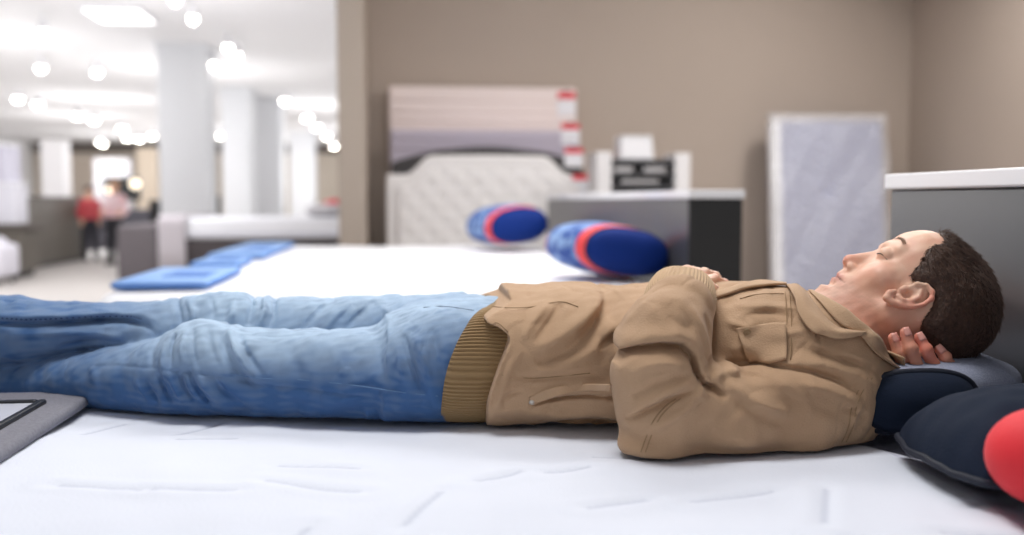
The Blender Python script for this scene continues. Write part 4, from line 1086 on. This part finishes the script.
# far sleeve folds seen above the forehead
J.fold([P(908, 229, 1.76), P(903, 240, 1.76)], -5*mm, .006, 1.6, 1.9, False)
J.fold([P(880, 242, 1.76), P(894, 236, 1.76), P(903, 233, 1.76)], 3*mm, .006, 1.6, 1.9)
cw = waves(10, .05, .14, 41); cw2 = waves(12, .02, .05, 42)
J.add_noise(cw, .0022); J.add_noise(cw2, .0007)
cr1, cr2 = waves(9, .07, .16, 44), waves(9, .05, .12, 45)
J.add_noise(lambda x, y, z: -np.exp(-np.abs(cr1(x, y, z))*9)*(cr2(x, y, z) > -.2)*np.clip(cr2(x, y, z)+.2, 0, 1), .0022)
J.add_noise(lambda x, y, z: -np.exp(-np.abs(cr2(x, y, z))*11)*np.clip(cr1(x, y, z), 0, 1), .0018)
# hem: the body of the jacket ends above the ribbed band
def curve(pts):
    q = np.array([[P(a, b, Y)[2], P(a, b, Y)[0]] for a, b, Y in pts]); q = q[np.argsort(q[:, 0])]
    c = catmull(q, 60); c = c[np.argsort(c[:, 0])]; return lambda z: np.interp(z, c[:, 0], c[:, 1])
hemL = curve([(441, 428, 1.45), (442, 405, 1.432), (445, 380, 1.428), (452, 356, 1.43), (463, 332, 1.45), (478, 311, 1.50), (499, 295, 1.58), (503, 291, 1.66)])
hemR = curve([(487, 428, 1.44), (487, 405, 1.42), (491, 390, 1.412), (500, 366, 1.41), (508, 344, 1.43), (514, 326, 1.47), (520, 309, 1.53), (523, 300, 1.58)])
cutR = curve([(487, 428, 1.44), (487, 405, 1.42), (491, 390, 1.412), (499, 366, 1.41), (505, 346, 1.43), (506, 333, 1.455), (496, 323, 1.48), (482, 314, 1.50), (497, 294, 1.58), (499, 290, 1.66)])
J_full = J.f.copy(); z1 = J.ax[2]; J.f = np.maximum(J.f, ((cutR(z1)[None, None, :]-J.ax[0][:, None, None])*.9).astype(np.float32))
# flatten where it rests on the mattress
z_ = J.ax[2][None, None, :]; J.f = np.maximum(J.f, (.649-z_).astype(np.float32))
me, JV = J.mesh('jacket'); jacket = link('jacket', me, khaki, man)
jacket['label'] = 'khaki cotton jacket'
# ribbed hem band and ribbed cuff
def rib_tube(name, rings, ribs, amp, m, parent, thick=.004, frame=None, closed=True):
    """rings: list of (centre, axis a, axis b) ; ribs run from ring to ring"""
    n = ribs*6; G = np.zeros((n, len(rings), 3)); t = np.linspace(0, 2*PI, n, endpoint=False)
    for j, (c, a, b) in enumerate(rings):
        rib = 1+amp*np.clip(np.cos(t*ribs)*1.6, -1, 1)
        pw = 2/2.4; ct = np.sign(np.cos(t))*np.abs(np.cos(t))**pw; st = np.sign(np.sin(t))*np.abs(np.sin(t))**pw
        G[:, j] = np.array(c)+(ct*rib)[:, None]*np.array(a)+(st*rib)[:, None]*np.array(b)
    o = link(name, grid_mesh(name, G, True), m, parent, True); md = o.modifiers.new('solid', 'SOLIDIFY'); md.thickness = thick; md.offset = -1
    return o
ribs = 118; n = ribs*6; t = np.linspace(0, 2*PI, n, endpoint=False); G = np.zeros((n, 10, 3)); pw = 2/2.6
ct = np.sign(np.cos(t))*np.abs(np.cos(t))**pw; st = np.sign(np.sin(t))*np.abs(np.sin(t))**pw
for j, q in enumerate(np.linspace(0, 1, 10)):
    bl_ = math.sin(PI*min(1, q*1.0))**.5*.005; rib = 1+.008*np.clip(np.cos(t*ribs)*1.6, -1, 1)
    zr = .729+(.0945+bl_)*rib*st; yr = 1.602-.012*q+(.168+bl_)*rib*ct; zr = np.maximum(zr, .647)
    G[:, j] = np.stack([hemL(zr)+(hemR(zr)+.012-hemL(zr))*q, yr, zr], -1)
o = link('ribbed_hem', grid_mesh('ribbed_hem', G, True), khaki_rib, jacket, True); o['label'] = 'olive khaki ribbed knit hem'; md = o.modifiers.new('solid', 'SOLIDIFY'); md.thickness = .004; md.offset = -1
ca, cb = P(679, 311, 1.335), P(685, 283, 1.425); ax = cb-ca; L = np.linalg.norm(ax); ax /= L
e1 = np.array([1., 0, 0]); e1 -= ax*(e1@ax); e1 /= np.linalg.norm(e1); e2 = np.cross(ax, e1)
rings = []
for q in np.linspace(0, 1, 8):
    r_ = .0485-.005*q+.004*math.sin(q*PI)-.009*max(0, 1-q*5)
    if q > .9: r_ *= .93
    rings.append((ca+ax*(L*.98*q-.008)+np.array([-.002, 0, -.004*q]), e1*r_, e2*r_*.86))
rib_tube('ribbed_cuff', rings, 60, .014, cuff_rib, jacket, .003)
# ---- collar, placket, pocket flaps, seams
jm = mat('khaki_collar_cotton', (190, 158, 126), .85, bump=(420, .5), noise=(9, .9), rgb2=(178, 145, 114), sheen=.08)
dkk = mat('dark_collar_lining', (86, 72, 50), .85, bump=(400, .3))
J2 = J
def on(px, py, lift=.003, Y0=1.15):
    q = J2.hit(px, py, Y0, 1.56 if J2 is J else 1.95); k_ = 0
    while q[1] > (1.555 if J2 is J else 1.94) and k_ < 25:
        py += .7; k_ += 1; q = J2.hit(px, py, Y0, 1.56 if J2 is J else 1.95)
    g = J2.grad(q); return q+g*lift
def rowpts(lst): return [np.array(P(*q)) for q in lst]
def both(px, py, lift):
    for k_ in range(25):
        a = J.hit(px, py, 1.15, 1.56); c = B.hit(px, py, 1.15, 1.56)
        if min(a[1], c[1]) < 1.555: break
        py += .7
    q, Fd = (a, J) if a[1] <= c[1] else (c, B)
    g = Fd.grad(q); return q+g*lift
def crow(l): return [both(*q) for q in l]
patch('collar_leaf', [crow([(784, 283, .004), (788, 294, .010), (794, 306, .014), (801, 319, .014), (809, 333, .014), (820, 340.5, .014), (838, 342, .014), (857, 338.5, .013)]),
                      crow([(791, 284, .006), (796, 292, .012), (804, 303, .015), (812, 315, .015), (821, 327, .015), (832, 334, .015), (846, 336, .015), (860, 336, .014)]),
                      crow([(798, 280, .003), (804, 289, .003), (811, 300, .003), (819, 311, .003), (828, 321, .003), (838, 328, .003), (850, 331, .004), (862, 333, .006)])], 16, 40, jm, jacket, .0035)
patch('collar_stand', [crow([(808, 290, .002), (814, 297, .003), (821, 306, .004), (830, 316, .004), (842, 327, .004), (856, 335, .005), (868, 349, .006), (884, 361, .008), (905, 369, .010)]),
                       crow([(811, 290, .003), (818, 297, .006), (828, 305, .010), (839, 314, .012), (850, 323, .012), (862, 333, .013), (874, 346, .014), (889, 354, .015), (908, 362, .016)]),
                       crow([(814, 290, .002), (822, 298, .003), (832, 306, .006), (845, 313, .007), (856, 322, .007), (866, 331, .008), (877, 341, .010), (891, 347.5, .012), (908, 353, .014)])], 14, 44, jm, jacket, .003)
# placket along the chest
def strip(name, line, w_, m, lift=.0035, thick=.003, side=(0, 1)):
    a = [on(x_, y_, lift) for x_, y_ in line]; b = [on(x_+side[0]*w_, y_+side[1]*w_, lift) for x_, y_ in line]
    return patch(name, [a, [(p+q)/2+J2.grad((p+q)/2)*.0006 for p, q in zip(a, b)], b], 6, 40, m, jacket, thick)
strip('placket', [(716, 295), (730, 291), (745, 286), (760, 283.5), (775, 282), (786, 282)], 5.5, jm)
# chest pocket flap
flap = [[(737, 328), (748, 327.5), (760, 327), (773, 326.5), (786, 326)], [(738, 336), (749, 337), (761, 337), (774, 336), (787, 335)], [(742, 347), (752, 349), (763, 349), (775, 348), (787, 347)], [(750, 361), (758, 363), (768, 363), (777, 362), (786, 361)]]
patch('pocket_flap', [[on(x_, y_, .0045 if 0 < j < 4 else .0035)+np.array([0, -.002*(i/3), 0]) for j, (x_, y_) in enumerate(r)] for i, r in enumerate(flap)], 16, 20, jm, jacket, .0035)
patch('pocket_welt', [[on(529, 403, .004), on(545, 397.5, .005), on(562, 392.5, .006), on(585, 389.5, .006), on(612, 390.5, .005)],
                      [on(529, 397, .002), on(545, 390.5, .003), on(562, 386, .003), on(585, 383.5, .003), on(612, 384, .003)]], 6, 30, jm, jacket, .0025)
def seam(name, line, lift=.0006, r=.0007, m=thread, n=30, dash=None):
    pts = catmull([on(x_, y_, lift) for x_, y_ in line], n)
    return tube(name, [tuple(p) for p in pts], r, m, jacket, 5)
for dx in (0, 4.5):
    seam('stitching', [(785+dx, 292), (786+dx, 306), (787+dx, 322), (787+dx, 340), (786+dx, 360)])
    seam('stitching', [(641+dx, 452), (646+dx, 438), (654+dx, 420), (664+dx, 408), (676+dx, 399)])
    seam('stitching', [(872-dx, 378), (862-dx, 392), (856-dx, 408), (853-dx, 426), (846-dx, 442)])
seam('stitching', [(486, 305), (505, 308), (530, 307.5), (552, 303), (565, 302.5), (578, 307)]); seam('stitching', [(482, 318), (495, 323), (508, 332)]); seam('stitching', [(502, 375), (530, 378), (560, 376), (590, 373)])
seam('stitching', [(740, 299), (755, 295), (770, 294), (784, 294)]); seam('stitching', [(752, 358), (768, 359.5), (783, 358)])
def stud(px, py, r, m, lift=.004, Y0=1.15, nm='snap_button', par=None):
    q = on(px, py, lift, Y0); g = J2.grad(q); zq = Vector(g).to_track_quat('Z', 'Y')
    o = lathe(nm, [(0, .0016), (r*.5, .0014), (r*.62, .0008), (r*.75, .0014), (r, .0008), (r, -.001)], (0, 0, 0), m, jacket, 14); o.rotation_mode = 'QUATERNION'; o.rotation_quaternion = zq; o.location = q; return o
brass = mat('pale_metal_snap', (214, 208, 198), .3, metal=.8); kbtn = mat('khaki_button', (150, 124, 90), .6); eyel = mat('dark_eyelet', (52, 46, 40), .4, metal=.6)
stud(532, 401, .0042, brass, .003); stud(747, 331, .0055, kbtn, .0085)
for a, b, c, r, m in ((802, 299, 1.385, .0042, eyel), (817, 331, 1.338, .0045, eyel)):
    q = P(a, b, c-.012); o = lathe('eyelet', [(r*.4, .0), (r*.6, .0015), (r, .0012), (r*1.1, -.001)], (0, 0, 0), m, jacket, 14); o.rotation_mode = 'QUATERNION'; o.rotation_quaternion = Vector((-.35, -.8, .5)).to_track_quat('Z', 'Y'); o.location = q
# cuff bar tack
for k in range(5): tube('bar_tack', [tuple(P(674+k*2, 298, 1.293)), tuple(P(675+k*2, 302.5, 1.292))], .0006, mat('dark_thread', (74, 58, 40), .8), jacket, 5)
# ================================================================== JEANS
K = Field((-1.02, 1.36, .632), (.215, 1.92, .87), .0026)
def leg_secs(rows, zb=.632):
    out = []
    for px, yt, yb, Y, ry in rows:
        a = P(px, yt, Y); zt_ = a[2]
        z0 = P(px, yb, Y)[2] if yb else zb
        out.append((a[0], Y, (zt_+z0)/2, ry, (zt_-z0)/2))
    return out
near = [(455, 322, None, 1.565, .10), (400, 329, None, 1.572, .092), (330, 329, None, 1.585, .086), (280, 331, None, 1.60, .082), (232, 325, None, 1.615, .082), (205, 320, None, 1.625, .083), (180, 326, None, 1.635, .080), (160, 337, None, 1.65, .076), (112, 347.5, None, 1.685, .072), (56, 355, None, 1.735, .066), (22, 360, None, 1.77, .060), (-40, 364, None, 1.83, .056), (-150, 378, None, 1.90, .05)]
far = [(455, 297, None, 1.70, .09), (400, 296, None, 1.725, .088), (330, 297, None, 1.745, .084), (268, 298, None, 1.76, .08), (240, 291, None, 1.765, .078), (209, 293, None, 1.765, .077), (168, 299.5, None, 1.765, .075), (112, 303, 352, 1.765, .072), (60, 302, 358, 1.765, .07), (20, 297, 366, 1.765, .068), (-40, 296, 366, 1.775, .062), (-150, 300, 350, 1.80, .05), (-190, 305, 350, 1.81, .045)]
loft(K, leg_secs(far), 2.15, .004); loft(K, leg_secs(near), 2.2, .006)
loft(K, [(-.02, 1.61, .715, .135, .080), (.04, 1.607, .724, .160, .092), (.12, 1.60, .728, .166, .096), (.205, 1.59, .728, .160, .094)], 2.5, .035)
def N_(pts, amp, w, Yr=1.56, y1=1.64): K.fold([P(a, b, Yr) for a, b in pts], amp*1.9, w*.7, 1.36, y1, True, .03)
def Fr(pts, amp, w, Yr=1.72): K.fold([P(a, b, Yr) for a, b in pts], amp*1.9, w*.7, 1.655, 1.9, True, .02)
# near leg
for p_, a_, w_ in (([(170, 336), (169, 352), (171, 368)], -5, .006), ([(161, 345), (160, 360), (164, 378)], 4, .007), ([(157, 372), (163, 388), (172, 404)], -6, .0065), ([(166, 368), (174, 384), (184, 402)], 4.5, .007), ([(178, 368), (186, 386), (198, 404)], -5, .006), ([(189, 368), (200, 388), (213, 405)], -5, .006), ([(196, 366), (207, 384), (224, 402)], 4, .008), ([(214, 370), (226, 388), (246, 402)], -4, .007), ([(142, 380), (149, 392), (157, 405)], -4.5, .006), ([(130, 382), (139, 394), (147, 405)], 3, .006),
                   ([(226, 328), (234, 342), (246, 360), (256, 374)], 5.5, .008), ([(218, 334), (228, 352), (240, 370), (262, 384)], -4, .008), ([(238, 336), (252, 356), (268, 372)], -3, .007), ([(180, 332), (181, 350), (186, 366)], 3, .007), ([(205, 330), (214, 352), (222, 366)], -2.4, .008), ([(190, 331), (194, 350), (200, 366)], -2, .006),
                   ([(150, 341), (146, 356), (150, 372)], -3, .007), ([(120, 352), (112, 372), (118, 395)], -2, .012), ([(88, 356), (78, 375), (90, 398)], 2.5, .014), ([(56, 362), (40, 378), (20, 388)], -3, .008),
                   ([(404, 329), (408, 342), (414, 360), (422, 380)], -6, .007), ([(414, 328), (420, 345), (428, 368)], 4, .009), ([(396, 334), (399, 352), (404, 372)], 3.5, .009), ([(430, 322), (436, 345), (440, 372)], -2.5, .009), ([(378, 336), (384, 360), (388, 380)], -2, .010), ([(374, 396), (380, 408), (382, 420)], -3, .007), ([(366, 400), (370, 412), (371, 420)], 2.5, .006),
                   ([(290, 340), (300, 366), (322, 390)], -1.6, .016), ([(330, 338), (345, 362), (366, 385)], 1.8, .016), ([(262, 392), (300, 398), (340, 405)], -2, .01), ([(440, 398), (400, 394), (352, 386.5), (300, 381.5), (260, 380), (226, 374), (190, 371), (150, 370), (100, 372), (50, 376)], -1.6, .0035)):
    N_(p_, a_*mm, w_)
# far leg
for p_, a_, w_ in (([(-10, 322), (30, 323), (62, 322), (95, 320), (130, 320), (148, 324), (160, 332)], -8, .007), ([(-10, 314), (30, 315), (70, 314), (110, 311), (145, 313), (165, 323)], 4.5, .009), ([(20, 334), (60, 331), (100, 331), (130, 336)], 3.5, .009), ([(60, 345), (100, 338), (130, 341)], -3, .007),
                   ([(262, 294), (266, 308), (262, 326)], 5, .008), ([(273, 300), (275, 314), (270, 328)], -4, .008), ([(246, 293), (252, 306), (250, 324)], -3, .007), ([(232, 297), (234, 312), (230, 326)], 3, .009), ([(172, 300), (180, 312), (184, 324)], -4, .007), ([(186, 298), (194, 310), (196, 322)], 3.5, .008), ([(208, 298), (214, 310), (214, 320)], -2.5, .008),
                   ([(335, 300), (318, 312), (306, 326)], -3, .008), ([(352, 300), (336, 314), (324, 328)], 3, .009), ([(376, 300), (358, 314), (344, 328)], -3, .008), ([(424, 298), (408, 308), (396, 322), (388, 328)], -5.5, .007), ([(436, 296), (420, 303), (404, 312)], 5, .008), ([(405, 298), (390, 312), (376, 326)], 3, .008)):
    Fr(p_, a_*mm, w_)
kw = waves(10, .04, .12, 51); kw2 = waves(12, .015, .04, 52); K.add_noise(kw, .002); K.add_noise(kw2, .0007)
K.add_noise(lambda x, y, z: -np.exp(-np.abs(cr2(x, y*.7, z*.7))*10)*np.clip(cr1(x, y, z), 0, 1), .0022)
z_ = K.ax[2][None, None, :]; K.f = np.maximum(K.f, (.6455-z_).astype(np.float32))
me, KV = K.mesh('jeans')
# faded denim pigment: worn pale along the fronts of thighs and knees
dn = np.array(lin((60, 98, 148))[:3]); pale = np.array(lin((172, 196, 220))[:3]); deep = np.array(lin((34, 64, 112))[:3])
x_, y_, zq = KV.T; Cj = np.tile(dn, (len(KV), 1))
def legline(secs): S = catmull(sorted(secs, key=lambda q: q[0]), 80); return lambda x: [np.interp(x, S[:, 0], S[:, i]) for i in (1, 2, 4)]
ln, lf = legline(leg_secs(near)), legline(leg_secs(far))
fade = np.zeros(len(KV))
for L_ in (ln, lf):
    cy, cz, rz_ = L_(x_)
    hgt = (zq-cz)/rz_; dy = np.abs(y_-cy)
    tt_ = np.clip((x_+.52)/.25, 0, 1)*.85+.25
    fade = np.maximum(fade, smooth((hgt+.25)/1.1)*np.clip(1-(dy/.085)**2*.35, 0, 1)*tt_)
kn = np.exp(-((x_+.30)**2+(zq-.78)**2)/.08**2)*.4
st = .10*waves(10, .006, .014, 61)(x_*.15, y_, zq)+.07*waves(8, .02, .05, 62)(x_, y_, zq)
w = np.clip(fade*.92+kn+st, 0, 1)[:, None]; Cj = Cj*(1-w)+pale*w
w = np.clip(st*1.3+.06, 0, 1)[:, None]; Cj = Cj*(1-w)+deep*w
paint(me, Cj)
denim = mat('washed_denim', (90, 130, 175), .85, attr='pigment', bump=(700, .5), sheen=.05)
jeans = link('jeans', me, denim, man); jeans['label'] = 'faded blue jeans'
J2 = K
dth = mat('denim_thread', (96, 128, 168), .8); ddark = mat('dark_denim_thread', (34, 52, 92), .8)
def kseam(nm, line, m, r=.0008, dash=False, lift=.0004):
    L_ = [on(a, b, lift, 1.38) for a, b in line]; pts = catmull(L_, 90 if dash else 40)
    if not dash: return tube(nm, [tuple(p) for p in pts], r, m, jeans, 5)
    bm = bmesh.new()
    for i in range(0, 88, 3):
        t = tube_mesh('t', [tuple(pts[i]), tuple(pts[i+1])], r, 5); bm.from_mesh(t); bpy.data.meshes.remove(t)
    me = bpy.data.meshes.new(nm); bm.to_mesh(me); bm.free(); return link(nm, me, m, jeans)
kseam('side_seam', [(438, 396), (400, 392), (352, 385), (300, 380), (262, 378.5), (230, 374)], dth)
kseam('pocket_stitching', [(424, 308), (440, 307), (458, 308.5), (474, 311)], ddark, .0009, True, .001)
kseam('leg_stitching', [(2, 318), (30, 319), (60, 318), (95, 316), (130, 316), (142, 319)], ddark, .0011, True, .0012)
# shoes beyond the edge of the picture
shoe = mat('brown_leather_shoe', (70, 50, 38), .4)
for nm, c in (('shoe', P(-190, 375, 1.90)), ('shoe', P(-215, 320, 1.81))):
    SF = Field(c-np.array([.16, .1, .1]), c+np.array([.1, .1, .22]), .005)
    SF.chain([c+np.array([.04, 0, 0]), c+np.array([-.03, 0, 0]), c+np.array([-.04, 0, .06]), c+np.array([-.05, 0, .15])], [.035, .04, .042, .036], .02)
    m_, _ = SF.mesh(nm); link(nm, m_, shoe, man)
